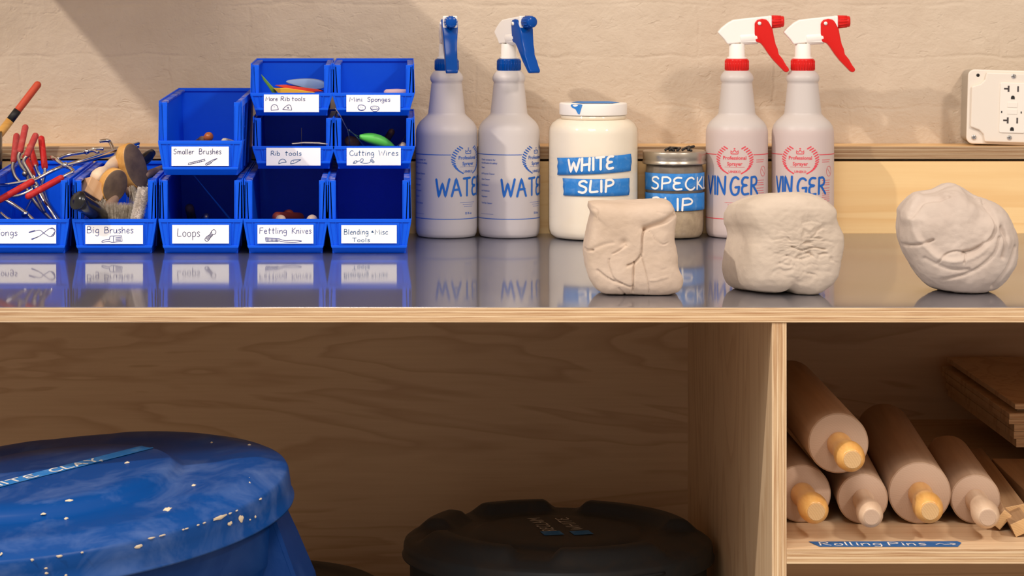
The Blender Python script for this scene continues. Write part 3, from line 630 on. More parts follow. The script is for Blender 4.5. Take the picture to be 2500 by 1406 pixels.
def print_face(root, body, pm, cu, red):
    """crest, type and rules printed on the bottle; cu = arc offset of the crest"""
    f = cyl(RB)
    z = lambda y: CAMZ-(y-CY)*3.617/F-CT
    st = laurel(-1, cu, z(391), .0232, .0192)+laurel(1, cu, z(391), .0232, .0192)
    strokes_mesh('laurel_print', st, .0017, f, pm, body, .002)
    zt, zb = z(378), z(535)
    mb = MB(); span = RB*math.pi*.98
    L0 = -span; 
    for a, b in ((L0, cu-.0262), (cu+.0262, span)): patch(mb, a, b, zt-.0005, zt+.0005, f, 40, 1)
    patch(mb, L0, span, zb-.0005, zb+.0005, f, 80, 1)
    zc = z(371)
    def crown():
        s_ = .0045; pts = [(-1,-.75),(-1.15,.55),(-.5,-.1),(0,.9),(.5,-.1),(1.15,.55),(1,-.75)]
        return [[(cu+a*s_, zc+b*s_*.75) for a, b in pts+[pts[0]]]]
    for st_ in crown(): ribbon(mb, st_, .0011, f, 0, step=.002)
    ribbon(mb, [(cu-.0008, zc+.0046),(cu+.0008, zc+.0046)], .0012, f)
    ribbon(mb, [(cu-.0135, z(408)), (cu+.0135, z(408))], .0003, f, 0, step=.003)
    if not red: ribbon(mb, [(cu-.090, z(524)), (cu-.066, z(524))], .0003, f, 0, step=.003)
    mb.build('print_rules', pm, body, fixn=False)
    lines = [('Professional', cu, z(389.5), .0066), ('Sprayer', cu, z(404), .0066), ('UINEKO', cu, z(422), .0044), ('32 fl oz', cu, z(524), .0040)]
    type_mesh('print_type', lines, f, pm, body, bold=.022)
    # tiny unreadable lines of print
    mb = MB(); rnd = random.Random(3)
    def line(u0, u1, y, wv=.00045):
        u = u0
        while u < u1-.001:
            e = min(u+rnd.uniform(.001, .003), u1); ribbon(mb, [(u, z(y)), (e, z(y))], wv, f); u = e+.0005
    for i, (hw) in enumerate((.0135, .0095, .0075)): line(cu-hw, cu+hw, 495+i*5)
    if red:
        for y0 in (391, 396, 441, 447, 452, 460, 466, 472, 477, 482, 487, 492): line(cu+.031, cu+.046, y0, .0006)
        for r_ in (.0052,): 
            c_ = [(cu+.044+r_*math.cos(a*math.pi/12), z(419)+1.3*r_*math.sin(a*math.pi/12)) for a in range(25)]
            ribbon(mb, c_, .0006, f, 0, step=.002)
        ribbon(mb, [(cu+.041, z(413)),(cu+.047, z(425))], .0006, f)
    mb.build('fine_print', pm, body, fixn=False)
    if not red:
        u0 = cu-.0885
        items = [('Check contents for', 393, .0040), ('identification & safety', 401, .0040), ('Water', 412, .0033), ('All Purpose Cleaner', 427, .0037), ('Glass Cleaner', 441, .0037), ('Disinfectant', 455, .0037), ('Air Freshener', 469, .0037), ('Degreaser', 483, .0037), ('Tub/Tile Cleaner', 499, .0037)]
        type_mesh('contents_list', [(t, u0, z(y), s_*.82) for t, y, s_ in items], f, pm, body, .014, 'LEFT')
def spray_bottle(px, head_rot, capmat, pm, bodymat, label, word, wordspec, cu, red, rz=0):
    r = empty('spray_bottle', ((px-CX)*KB, DBt, CT)); tag(r, label, 'spray bottle', 'spray bottles lined up against the backsplash')
    mb = MB(); mb.lathe(bottle_profile(), 72); body = mb.build('bottle_body', bodymat, r)
    print_face(r, body, pm, cu, red)
    f = cyl(RB, .0004); z = lambda y: CAMZ-(y-CY)*3.617/F-CT
    st = []
    for (t, u0, u1, yb, cap) in wordspec: st += place_text(t, u0, u1, z(yb), cap, slope=.03, jit=.2, seed=px)
    strokes_mesh('marker_word', st, .0030, f, M['marker'], body, .002)
    make_sprayer(0, r, capmat, head_rot)
    return r
wb1 = m_bottle('bottle_plastic_water_high', srgb(220,211,207), srgb(196,190,192), bz(322))
wb2 = m_bottle('bottle_plastic_water_low', srgb(222,214,209), srgb(202,195,196), bz(440))
vb1 = m_bottle('bottle_plastic_vinegar', srgb(216,207,201), srgb(218,200,194), bz(312))
WS = [('WATER', -.0150, .0640, 481, .0235)]
spray_bottle(1090.5, math.radians(-85), M['bcap'], M['bprint'], wb1, 'water spray bottle with blue trigger pointing straight forward, next to the blue bins', 'WATER', WS, .0315, False)
spray_bottle(1242.5, math.radians(-62), M['bcap'], M['bprint'], wb2, 'water spray bottle with blue trigger turned slightly right, next to the white jar', 'WATER', [('WATER', -.0115, .0680, 481, .0235)], .0425, False)
spray_bottle(1799, math.radians(-3), M['rcap'], M['rprint'], vb1, 'vinegar spray bottle with red trigger, beside the speckled jar', 'VINGER', [('VIN', -.0520, -.0205, 477, .0245), ('GER', -.0135, .0250, 476, .0235)], -.0082, True)
spray_bottle(1960, math.radians(-3), M['rcap'], M['rprint'], vb1, 'rightmost vinegar spray bottle with red trigger, partly behind the middle clay lump', 'VINGER', [('VIN', -.0470, -.0205, 477, .0245), ('GER', -.0130, .0270, 476, .0225)], -.0096, True)

# ---------------- glass jars ----------------
def tape_strip(parent, name, f, u0, u1, v0, v1, mat, skew=0.0, nu=24):
    mb = MB(); rnd = random.Random(int(u0*1e5)+7); jl = [rnd.uniform(-.0012,.0012) for _ in range(9)]
    def e(u, v, a, b):
        if a == 0: u += jl[int(b*4)]
        if a == 1: u += jl[4+int(b*4)]
        return u, v+skew*(u-u0)
    patch(mb, u0, u1, v0, v1, f, nu, 4, edge=e)
    o = mb.build(name, mat, parent, fixn=False)
    s = o.modifiers.new('t', 'SOLIDIFY'); s.thickness = .00015; s.offset = 1
    return o
# big jar
KJ = 3.637/F; RJ = .0605
jz = lambda y: CAMZ-(y-CY)*KJ-CT
J = empty('slip_jar', ((1448.3-CX)*KJ, 3.637, CT)); tag(J, 'large glass jar of white slip with a white screw lid and two blue tape strips', 'jar')
prof = [(.046,.0006),(.053,.0012),(.0580,.0050),(.0600,.011),(RJ,.020),(RJ,jz(325)),(.0596,jz(312)),(.0560,jz(301)),(.0500,jz(293)),(.0455,jz(288)),(.0440,jz(284)),(.0438,jz(262))]
mb = MB(); mb.lathe(prof, 72); mb.build('glass_body', M['glass'], J)
inner = [(max(.0, r-.0012), z+.0006) for r, z in prof if z < jz(291)]+[(.0470, jz(290.5)), (.0, jz(290.2))]
mb = MB(); mb.lathe(inner, 72); mb.build('white_slip', M['slip'], J)
mb = MB(); 
mb.lathe([(.0448,jz(279.5)),(.0452,jz(279)),(.0455,jz(277)),(.0455,jz(254)),(.0452,jz(252)),(.0440,jz(250.5)),(.0,jz(250.2))], 96)
mb.build('screw_lid', M['white'], J)
mb = MB(); mb.lathe([(.0430,jz(290)),(.0437,jz(284)),(.0437,jz(281)),(.0430,jz(281))], 64); mb.build('slip_ring', M['slip'], J)
ft = lambda u, v: (u, v, jz(250.2)+.0004)
mb = MB(); patch(mb, -.030, .036, -.034, .030, ft, 8, 8, edge=lambda u, v, a, b: (u*(1-.35*abs(2*b-1)), v)); o = mb.build('lid_tape', M['tape'], J)
fl = cyl(.0455, .0004)
mb = MB(); mb.add([fl(*q) for q in [(-.0345,jz(252)),(-.0200,jz(251)),(-.0175,jz(252.5)),(-.0215,jz(276)),(-.0240,jz(275)),(-.0275,jz(264)),(-.0330,jz(260)),(-.0355,jz(256))]], [tuple(range(8))]); mb.build('torn_tape', M['tape'], J, fixn=False)
fj = cyl(RJ, .0005); zf = lambda y: CAMZ-(y-CY)*3.577/F-CT
aw = lambda px: RJ*math.asin(max(-1, min(1, (px-1448.3)*3.59/F/RJ)))
t1 = tape_strip(J, 'tape_label', fj, aw(1357), aw(1536), zf(430), zf(388), M['tape'], .05)
t2 = tape_strip(J, 'tape_label', fj, aw(1370), aw(1531), zf(479), zf(437), M['tape'], 0)
fj2 = cyl(RJ, .0011)
strokes_mesh('lettering', place_text('WHITE', aw(1383), aw(1490), zf(421), .0165, slope=.09, seed=4), .0032, fj2, M['chalk'], t1, .002)
strokes_mesh('lettering', place_text('SLIP', aw(1406), aw(1490), zf(471), .0155, slope=.04, seed=5), .0030, fj2, M['chalk'], t2, .002)
# small jar
KS = 3.646/F; RS = .0400; sz = lambda y: CAMZ-(y-CY)*KS-CT
J2 = empty('slip_jar', ((1646-CX)*KS, 3.646, CT)); tag(J2, 'short glass jar of speckled brown slip with a silver metal lid', 'jar')
prof = [(.030,.0006),(.035,.0012),(.0380,.0045),(.0394,.010),(RS,.020),(RS,sz(420)),(.0394,sz(412)),(.0385,sz(404)),(.0385,sz(385))]
mb = MB(); mb.lathe(prof, 64); mb.build('glass_body', M['glass'], J2)
lv = sz(508)
mb = MB(); mb.lathe([(max(0,r-.0011), z+.0005) for r, z in prof if z < lv]+[(RS-.0011, lv),(.0,lv+.0002)], 64); mb.build('speckled_slip', M['slipdk'], J2)
mb = MB(); mb.lathe([(RS-.0013,lv+.0004),(RS-.0013,sz(420)),(.0380,sz(410)),(.0374,sz(401))], 64); mb.build('slip_film', M['slipgrey'], J2)
mb = MB(); mb.lathe([(.0422,sz(399)),(.0430,sz(397.5)),(.0430,sz(394)),(.0422,sz(392.5)),(.0418,sz(388)),(.0424,sz(385)),(.0424,sz(370)),(.0418,sz(368)),(.0405,sz(367)),(.0385,sz(367.6)),(.0,sz(367.2))], 96)
mb.build('metal_lid', M['tin'], J2)
mb = MB(); rnd = random.Random(5)
for i in range(7):
    p = [(-.014+.006*i+rnd.uniform(-.002,.002), -.022+rnd.uniform(0,.008), sz(366)+rnd.uniform(0,.0012)) for _ in range(1)]
    a0 = Vector(p[0]); pts = catmull([a0, a0+Vector((rnd.uniform(-.006,.008), rnd.uniform(.006,.012), .0025)), a0+Vector((rnd.uniform(-.008,.012), rnd.uniform(.014,.022), .0010+.0006*i))], 5)
    mb.tube(pts, .0018, 6)
mb.build('crumpled_tape', M['black'], J2)
zf2 = lambda y: CAMZ-(y-CY)*3.606/F-CT
aw2 = lambda px: RS*math.asin(max(-1, min(1, (px-1646)*3.615/F/RS)))
fs = cyl(RS, .0004); fs2 = cyl(RS, .0009)
t1 = tape_strip(J2, 'tape_label', fs, aw2(1574), .060, zf2(466), zf2(424), M['tape'], 0, 32)
t2 = tape_strip(J2, 'tape_label', fs, aw2(1574), .060, zf2(515), zf2(473), M['tape'], 0, 32)
strokes_mesh('lettering', place_text('SPECKLED', aw2(1588), .090, zf2(462), .0160, slope=-.01, seed=8), .0024, fs2, M['chalk'], t1, .002)
strokes_mesh('lettering', place_text('SLIP', aw2(1588), aw2(1683), zf2(512), .0160, slope=-.02, seed=9), .0026, fs2, M['chalk'], t2, .002)
# ---------------- clay lumps ----------------
def clay(name, label, outline, sc, ox, oy, d, depth, mat, creases=(), dents=(), rings=(), shift=lambda t: (0,0), expo=3.2, amp=.004, seed=0, facefn=None, basey=722, rough=.0012, NA=260, NR=150, rmul=None):
    """outline = front silhouette in crop units (sc units per photo pixel, offset ox,oy)"""
    k = d/F
    pts = [((x/sc+ox-CX)*k, CAMZ-((y/sc+oy)-CY)*k) for x, y in outline]
    cx_ = (min(p[0] for p in pts)+max(p[0] for p in pts))/2; cz_ = (min(p[1] for p in pts)+max(p[1] for p in pts))/2
    pol = []
    sp = catmull([(a-cx_, b-cz_, 0) for a, b in pts+[pts[0]]], 8)
    for q in sp: pol.append((math.atan2(q.y, q.x) % (2*math.pi), math.hypot(q.x, q.y)))
    pol.sort()
    def R(a):
        a %= 2*math.pi
        for i in range(len(pol)):
            if pol[i][0] >= a: break
        else: i = 0
        a0, r0 = pol[i-1]; a1, r1 = pol[i]
        da = (a1-a0) % (2*math.pi); t = ((a-a0) % (2*math.pi))/da if da > 1e-6 else 0
        return r0+(r1-r0)*min(1, t)
    def seg(px, py): return ((px/sc+ox-CX)*k-cx_, CAMZ-((py/sc+oy)-CY)*k-cz_)
    cr = []
    for dd in creases:
        line, wd, dp = dd
        pp = catmull([(*seg(*map(float, q.split(','))), 0) for q in line.split()], 6)
        cr.append((pp, wd, dp))
    dn = [(*seg(a, b), r, h) for a, b, r, h in dents]
    rg = [(*seg(a, b), r, lw_, st_, lp) for a, b, r, lw_, st_, lp in rings]
    vs = []; Rs = [R(2*math.pi*i/NA) for i in range(NA)]
    e = 2/expo
    tab = []; W_ = (max(p[0] for p in pts)-min(p[0] for p in pts))/2
    for i in range(4001):
        t = math.pi*i/4000; s_, c_ = math.sin(t), math.cos(t); q = (abs(s_)**e, -math.copysign(abs(c_)**e, c_)*depth/2)
        tab.append((q, 0 if not tab else tab[-1][1]+math.hypot((q[0]-tab[-1][0][0])*W_, q[1]-tab[-1][0][1])))
    ti = 0
    for j in range(NR+1):
        want = tab[-1][1]*j/NR
        while ti < 3999 and tab[ti+1][1] < want: ti += 1
        (qa, la), (qb, lb_) = tab[ti], tab[ti+1]; fr = 0 if lb_ == la else min(1, (want-la)/(lb_-la))
        rho = qa[0]+(qb[0]-qa[0])*fr; yy = qa[1]+(qb[1]-qa[1])*fr; c_ = -yy/(depth/2)
        for i in range(NA):
            a = 2*math.pi*i/NA; r = Rs[i]*rho
            if rmul: r *= rmul(yy/(depth/2))
            dx, dz = shift(yy/(depth/2))
            x, z = r*math.cos(a), r*math.sin(a)
            p = Vector((x, yy, z)); nrm = Vector((x*.8, yy*1.0+1e-6, z*.8)).normalized()
            n = noise.fractal((p+Vector((seed,0,0)))*22, 1.0, 2.0, 4)*amp + noise.fractal((p+Vector((0,seed,0)))*120, .9, 2.0, 3)*rough
            if facefn and yy < 0: n += facefn(p)*min(1, -yy/(depth*.3))
            front = max(0, min(1, (-c_*-1 if False else c_)*3))  # 1 on the front half
            if front > 0:
                for pp, wd, dp in cr:
                    m = 9
                    for q in range(len(pp)-1):
                        A, B = pp[q], pp[q+1]; ab = B-A; L = ab.length_squared
                        if L < 1e-12: continue
                        w_ = Vector((x, z, 0))-A; tt = max(0, min(1, w_.dot(ab)/L)); m = min(m, (w_-ab*tt).length)
                        if m < wd*.1: break
                    if m < wd*3: n -= dp*math.exp(-(m/wd)**2)*front
                for (a_, b_, rr, lw_, st_, lp) in rg:
                    m = math.hypot((x-a_), (z-b_)*1.02)-rr*(1+.10*noise.noise(Vector((math.atan2(z-b_, x-a_)*1.3, seed, 2))))
                    n += (-st_ if m < -lw_ else (0 if m > lw_ else -st_*(.5-.5*m/lw_)))*1.0 + lp*math.exp(-(m/lw_)**2)
                for (a_, b_, rr, h) in dn:
                    m = math.hypot(x-a_, z-b_)
                    if m < rr*2.4: n += h*math.exp(-(m/rr)**2)*front
            p = p+nrm*n+Vector((dx, 0, dz)); vs.append([cx_+p.x, d+depth/2+p.y, cz_+p.z])
    for v in vs:
        if v[2] < CT+.0012: v[2] = CT+.0003+max(0, (v[2]-CT+.02))*.02
    fs = [(j*NA+i, j*NA+(i+1) % NA, (j+1)*NA+(i+1) % NA, (j+1)*NA+i) for j in range(NR) for i in range(NA)]
    mb = MB(); mb.add(vs, fs, 0, True); o = mb.build(name, mat)
    tag(o, label, 'clay')
    return o
CG = 'clay'
clay('clay_block', 'square folded block of pinkish clay in front of the jars',
     [(200,270),(330,252),(600,258),(900,252),(1040,258),(1105,310),(1130,400),(1112,640),(1140,820),(1150,960),(1195,1080),(1170,1190),(1090,1236),(880,1255),(600,1240),(330,1225),(215,1120),(155,960),(140,800),(150,690),(185,520),(215,390),(192,330)],
     4.393, 1400, 440, 2.945, .085, M['clay_a'],
     [("775,500 742,600 735,740 720,812 655,886 580,918",.0011,.0035), ("650,890 643,1000 641,1200",.0011,.0032), ("730,812 768,950 800,1085 815,1215",.0008,.0016),
      ("380,850 376,900 392,970 440,1060 560,1125 640,1150",.0009,.0018), ("250,970 330,1030 420,1080 520,1110",.0009,.0022), ("146,762 205,755",.001,.003), ("770,505 850,482 960,448 1060,384 1120,350",.0022,.0060),
      ("200,745 320,690 420,670",.002,.0012), ("820,545 860,600 880,640 950,690 1010,670",.0007,.0011),("940,960 1000,940",.0006,.0008),("820,1070 900,1060 1000,1030",.0009,-.0010),("560,700 480,760 420,790",.0010,.0014),("215,300 260,330 250,390",.0012,.0022), ("490,1160 560,1230",.0008,.0015), ("890,355 960,370 1030,360",.0006,.0008)],
     [(540,670,.0045,-.0035),(760,500,.006,-.002),(900,390,.010,.0025),(960,620,.009,.002),(500,1000,.014,.0012),(230,1020,.01,.001)], expo=6, amp=.0016, seed=1, rough=.0003)
clay('clay_lump', 'pale clay lump with rough torn flat face, second from the left of the three',
     [(1010,130),(1100,86),(1200,70),(1330,70),(1420,100),(1490,150),(1497,205),(1530,290),(1535,340),(1522,420),(1495,550),(1430,620),(1350,654),(1285,640),(1230,612),(1180,628),(1080,622),(1000,590),(972,500),(985,400),(1005,320),(1000,270),(985,230),(985,180)],
     2.2727, 1400, 440, 2.945, .100, M['clay_b'],
     [("1270,235 1320,225 1390,240",.0008,.0012),("1210,370 1270,390 1330,375 1400,385",.001,.0022),("1180,420 1260,440 1330,420",.001,.0016),("1140,460 1200,475",.0008,.0012),("1320,320 1380,325",.0008,.0014),("1300,520 1350,530",.0008,.0010)],
     [(1300,230,.006,-.0015),(1290,400,.010,-.002),(1350,520,.008,-.0015),(1090,400,.014,-.0015)], shift=lambda t: (-.018*max(0,(t+.85))/1.85*1.4, -.004*(t+1)), expo=5, amp=.0016, seed=5, rough=.0003,
     facefn=lambda p: -max(0, noise.noise(Vector((p.x*55+1.6*noise.noise(p*70), p.z*150+.8*noise.noise(p*120), 3.1)))-.02)*.0052*math.exp(-((p.x-.006)**2+(p.z+.002)**2*1.1)/.0013)-abs(noise.noise(Vector((p.x*120, p.z*300, 7))))*.0014*math.exp(-((p.x-.006)**2+(p.z)**2)/.0009)+noise.noise(Vector((p.x*16, p.z*260, 1)))*.0003-.0008*noise.noise(p*45))
clay('clay_ball', 'rounded grey clay lump with smeared swirled folds, farthest right on the counter',
     [(1866,190),(1900,140),(1950,98),(2050,74),(2130,44),(2200,52),(2290,112),(2400,150),(2480,230),(2520,350),(2510,480),(2440,590),(2350,640),(2200,655),(2080,635),(1980,575),(1905,460),(1866,340)],
     2.2727, 1400, 440, 2.945, .118, M['clay_c'],
     [("1900,215 1920,160 1960,115 2040,100 2100,85",.0018,.0045),("1880,375 1940,360 1990,335",.0016,.0035),("2320,130 2350,220 2330,320 2240,390 2170,410",.0022,.0045),("2030,460 2070,415 2130,400 2180,420 2170,460",.0012,.0022),
      ("2385,265 2400,330 2390,430",.0022,.0045),("2060,560 2200,520 2330,420 2370,320",.0016,.003),("2350,600 2430,480 2470,380",.0020,.0035),("1960,440 2020,470 2100,500 2200,500",.002,.0022)],
     [(2130,240,.030,-.0050),(2200,330,.014,.002),(2090,80,.006,.003),(2350,250,.007,.003),(2120,450,.008,.0025),(1890,230,.006,.003),(2400,350,.008,.003),(2250,150,.008,.002)], rings=[(2125,235,.0425,.0022,.0030,.0022)], expo=3.0, amp=.0026, seed=11, rough=.0003)

# ---------------- electrical box ----------------
def rrect(hw, hh, r, n=6):
    out = []
    for cx_, cz_, a0 in ((hw-r, hh-r, 0), (-hw+r, hh-r, 90), (-hw+r, -hh+r, 180), (hw-r, -hh+r, 270)):
        for i in range(n+1):
            a = math.radians(a0+90*i/n); out.append((cx_+r*math.cos(a), cz_+r*math.sin(a)))
    return out
DO = 3.708; KO = DO/F
ox_, oz_ = (2466-CX)*KO, CAMZ-(263-CY)*KO
OB = empty('outlet_box', (ox_, 3.7675, oz_)); OB.rotation_euler = (0, math.radians(1.6), 0)
tag(OB, 'white electrical outlet box with two sockets mounted on the painted brick wall', 'outlet')
hw = 103*KO; hh = 91*KO
mb = MB(); mb.prism(rrect(hw-.003, hh-.002, .008), -.052, .0); mb.build('box_body', M['gwall'], OB, bevel=.0008)
mb = MB(); mb.prism(rrect(hw, hh, .009), -.0555, -.0522)
# raised middle with cut corners
cc = .020; rh_ = hh-.0035; rw_ = hw-.0045
mb.prism([(-rw_+cc, rh_),(-rw_+cc-.002, rh_-.010),(-rw_+.012, rh_-.016),(-rw_, rh_-cc),(-rw_,-rh_+cc),(-rw_+.012,-rh_+.016),(-rw_+cc-.002,-rh_+.010),(-rw_+cc,-rh_),(rw_-cc,-rh_),(rw_-cc+.002,-rh_+.010),(rw_-.012,-rh_+.016),(rw_,-rh_+cc),(rw_,rh_-cc),(rw_-.012,rh_-.016),(rw_-cc+.002,rh_-.010),(rw_-cc,rh_)], -.0605, -.0550)
mb.build('cover_plate', M['plate'], OB, bevel=.0016, seg=3)
dhw, dhh = 31*KO, 61*KO; dx0 = (2471-2466)*KO
dv = MB(); dv.prism([(dx0+a, b) for a, b in rrect(dhw, dhh, .0025)], -.0622, -.0600); dev = dv.build('socket_face', M['device'], OB, bevel=.0005)
def sl(x, z, w_, h_, m, name='slot'):
    q = MB(); q.box(dx0+x-w_/2, dx0+x+w_/2, -.06245, -.0618, z-h_/2, z+h_/2); q.build(name, m, dev)
for s_, zc in ((1, 40*KO), (1, -37*KO)):
    sl(-.0062, zc+.0035, .0024, .0085, M['hole']); sl(-.0098, zc+.0035, .0052, .0022, M['hole']); sl(.0068, zc+.0035, .0022, .0078, M['hole'])
    q = MB(); q.prism([(dx0+a, zc-.0085+b) for a, b in [(-.0026,-.0022),(.0026,-.0022),(.0026,.0006),(.0018,.0024),(0,.0030),(-.0018,.0024),(-.0026,.0006)]], -.0625, -.0618); q.build('ground_hole', M['blackm'], dev)
for zc in (.0042, -.0052):
    q = MB(); q.prism([(dx0+a-.0005, b+zc) for a, b in rrect(.0068, .0036, .0006)], -.0629, -.0620); q.build('push_button', M['device'], dev, bevel=.0003)
sl(-.0148, -.0060, .0016, .0028, M['blackm'], 'indicator_window'); sl(.0120, -.0060, .0016, .0028, M['blackm'], 'indicator_window')
def screw(x, z, y, ang):
    q = MB(); q.tube([(x,-y,z),(x,-y-.0012,z),(x,-y-.0016,z)], [.0034,.0034,.0026], 20); s_ = q.build('screw', M['chrome'], OB)
    q = MB()
    for a in (ang, ang+math.pi/2):
        u = Vector((math.cos(a),0,math.sin(a)))*.0026; n_ = Vector((-math.sin(a),0,math.cos(a)))*.0003; c = Vector((x,-y-.00165,z))
        q.add([c-u-n_, c+u-n_, c+u+n_, c-u+n_], [(0,1,2,3)])
    q.build('screw_slot', M['hole'], s_, fixn=False)
screw((2472-2466)*KO, (263-186)*KO, .0600, .4); screw((2465-2466)*KO+.0005, (263-336)*KO, .0600, 1.2); screw((2381-2466)*KO, (263-338)*KO, .0555, .7)
q = MB(); q.tube([((2387-2466)*KO,-.0557,(263-186)*KO),((2387-2466)*KO,-.0550,(263-186)*KO)], .0024, 18); q.build('screw_hole', M['blackm'], OB)

# ---------------- rolling pins ----------------
ZS = .6455
def rolling_pin(x, yface, z, r, length, yaw, hmat, label, hs=1.0, pitch=0.0, grp='rolling pins on the right shelf'):
    o = empty('rolling_pin', (x, yface, z)); o.rotation_euler = (pitch, 0, yaw); tag(o, label, 'rolling pin', grp)
    mb = MB(); n = 64
    def along(prof, mi=0):   # profile (r,y) turned about local y
        m2 = MB(); m2.lathe([(a, b) for a, b in prof], n); 
        for v in range(len(m2.v)): X, Y, Z = m2.v[v]; m2.v[v] = (X, Z, Y)
        return m2
    b = along([(r-.0014,.0004),(r-.0004,.0010),(r,.0024),(r,length-.002),(r-.001,length)]); body = b.build('barrel', M['pin'], o)
    e = along([(.0,.0),(r-.0016,.0),(r-.0012,.0004)]); e.build('end_face', M['pinend'], body)
    h = along([(.0118*hs,.000),(.0132*hs,-.004),(.0134*hs,-.014),(.0124*hs,-.028),(.0120*hs,-.036),(.0128*hs,-.048),(.0146*hs,-.062),(.0158*hs,-.074),(.0160*hs,-.082),(.0152*hs,-.091),(.0134*hs,-.098),(.0110*hs,-.1022),(.0098*hs,-.1032)]); hh_ = h.build('handle', hmat, o)
    e = along([(.0094*hs,-.1031),(.0093*hs,-.1037),(.0088*hs,-.1038)]); e.build('handle_tip', M['slatend'] if hmat is M['handleo'] else M['pinend'], hh_)
    h = along([(.0105*hs,length),(.0122*hs,length+.010),(.0104*hs,length+.03),(.0150*hs,length+.07),(.0100*hs,length+.1)]) if length < .3 else None
    if h: h.build('handle', hmat, o)
    return o
def pinat(px, r, yaw, length, hmat, label, yf=2.978, z=None, hs=1.0, py=None):
    zz = ZS+r+.0003 if z is None else z
    return rolling_pin((px-CX)*yf/F, yf, zz, r, length, math.radians(-yaw), hmat, label, hs)
pinat(1958, .0322, 0.0, .42, M['handleo'], 'rolling pin with glossy orange handle lying beside the divider, below another pin', 2.985)
pinat(2106.5, .0278, 4.5, .40, M['handlep'], 'narrow rolling pin with pale handle lying second from the divider, below the top pin', 2.978, hs=.88)
pinat(2245.5, .0342, 4.7, .42, M['handleo'], 'widest rolling pin with orange handle, third on the shelf from the divider', 2.978)
pinat(2382, .0273, 4.8, .262, M['handlep'], 'short rolling pin with whitish handle lying next to the wooden strips', 2.978, hs=.92)
pinat(2047, .0332, 0.9, .42, M['handleo'], 'rolling pin with orange handle resting on top of the two leftmost pins', 2.966, z=CAMZ-(1082-CY)*2.966/F)

# tape on shelf
def tape_obj(name, label, corners, mat, words, wmat, lw, f, cat='tape'):
    pass
fsf = lambda u, v: (u, v, ZS+.0004)
xa, xb = (1978-CX)*2.872/F, (2350-CX)*2.872/F
mb = MB(); mb.add([fsf(*q) for q in [(xa,2.884),(xb-.003,2.886),(xb,2.878),(xb-.008,2.8575),(xa+.008,2.858),(xa+.004,2.870)]], [tuple(range(6))])
tp = mb.build('masking_tape', M['tapedk'], None, fixn=False); s_ = tp.modifiers.new('t','SOLIDIFY'); s_.thickness = .00015; s_.offset = -1
tag(tp, 'strip of blue masking tape stuck along the front edge of the plywood shelf', 'tape')
fsg = lambda u, v: (u, v, ZS+.0008)
st = place_text('Rolling', xa+.010, xa+.075, 2.863, .0170, seed=2)+place_text('Pins', xa+.083, xa+.122, 2.863, .0170, seed=3)+[[(xa+.133,2.868),(xa+.138,2.873),(xa+.142,2.868),(xa+.155,2.870)],[(xa+.149,2.874),(xa+.155,2.870),(xa+.150,2.866)]]
strokes_mesh('lettering', st, .0016, fsg, M['chalk'], tp)

# ---------------- slats and boards on the shelf ----------------
def bar(name, label, p0, p1, w_, t_, roll, cat='wooden strip', grp='wooden strips beside the rolling pins', mats=None):
    """p0 front end centre, p1 back end centre"""
    p0, p1 = Vector(p0), Vector(p1); d = (p1-p0); L = d.length
    mb = MB(); mb.box(-w_/2, w_/2, 0, L, -t_/2, t_/2)
    o = mb.build(name, mats or [M['slat'], M['slatend']], None, bevel=.0006)
    for p in o.data.polygons:
        if abs(p.normal.y) > .5: p.material_index = 1
    o.matrix_world = Matrix.Translation(p0) @ d.to_track_quat('Y', 'Z').to_matrix().to_4x4() @ Matrix.Rotation(roll, 4, 'Y')
    tag(o, label, cat, grp); return o
bar('wood_strip', 'long strip with its light square end tilted beside the short rolling pin', P(2480,1246,2.965), P(2480,1246,2.965)+Vector((.030,.36,.0)), .0215, .0110, math.radians(-12))
bar('wood_strip', 'small strip end standing on its corner, touching the whitish pin handle', P(2447,1269,2.940), P(2447,1269,2.940)+Vector((.040,.34,.0)), .0205, .0105, math.radians(-50))
bar('wood_strip', 'strip with ringed end grain in front, at the right frame edge on the shelf', P(2494,1287,2.908), P(2494,1287,2.908)+Vector((.030,.36,0)), .0200, .0150, math.radians(-25))
bar('wood_strip', 'thick flat strip lying behind the other strip ends, below the board stack', Vector((.7230,3.045,ZS+.0118)), Vector((.731,3.26,ZS+.0118)), .0480, .0230, 0.0)
plyb = [M['slat'], edge_mat(.006, 'z', 'x', -.003)]
GS = 'plywood boards stacked at the right of the shelf'
bar('wooden_block', 'dark wooden beam lying under the plywood boards', (.850, 3.28, ZS+.0195), (.850, 3.66, ZS+.0195), .10, .037, 0, 'wooden beam', None)
z0 = ZS+.0385
spec = [(2481,.0100),(2475,.0085),(2476,.0085),(2463,.0062),(2464,.0062),(2492,.0050),(2478,.0062)]
names = ['bottom plywood board of the stack at the right of the shelf','second plywood board up from the bottom of the stack','third plywood board up, just below the protruding pair','lower of the two boards that stick out farthest left of the stack','upper of the two boards that stick out farthest left of the stack','short plywood board set back under the topmost one','topmost plywood board of the stack on the shelf']
for i, ((px, t_), nm) in enumerate(zip(spec, names)):
    x0_ = (px-CX)*3.25/F; yf = 3.25+(.02 if i == 5 else 0)
    bar('plywood_board', nm, (x0_+.06, yf, z0+t_/2), (x0_+.06, 3.66, z0+t_/2), .12, t_, 0, 'board', GS, [M['ply_side'], edge_mat(t_, 'z', 'x', -t_/2, .95)])
    z0 += t_+.0003

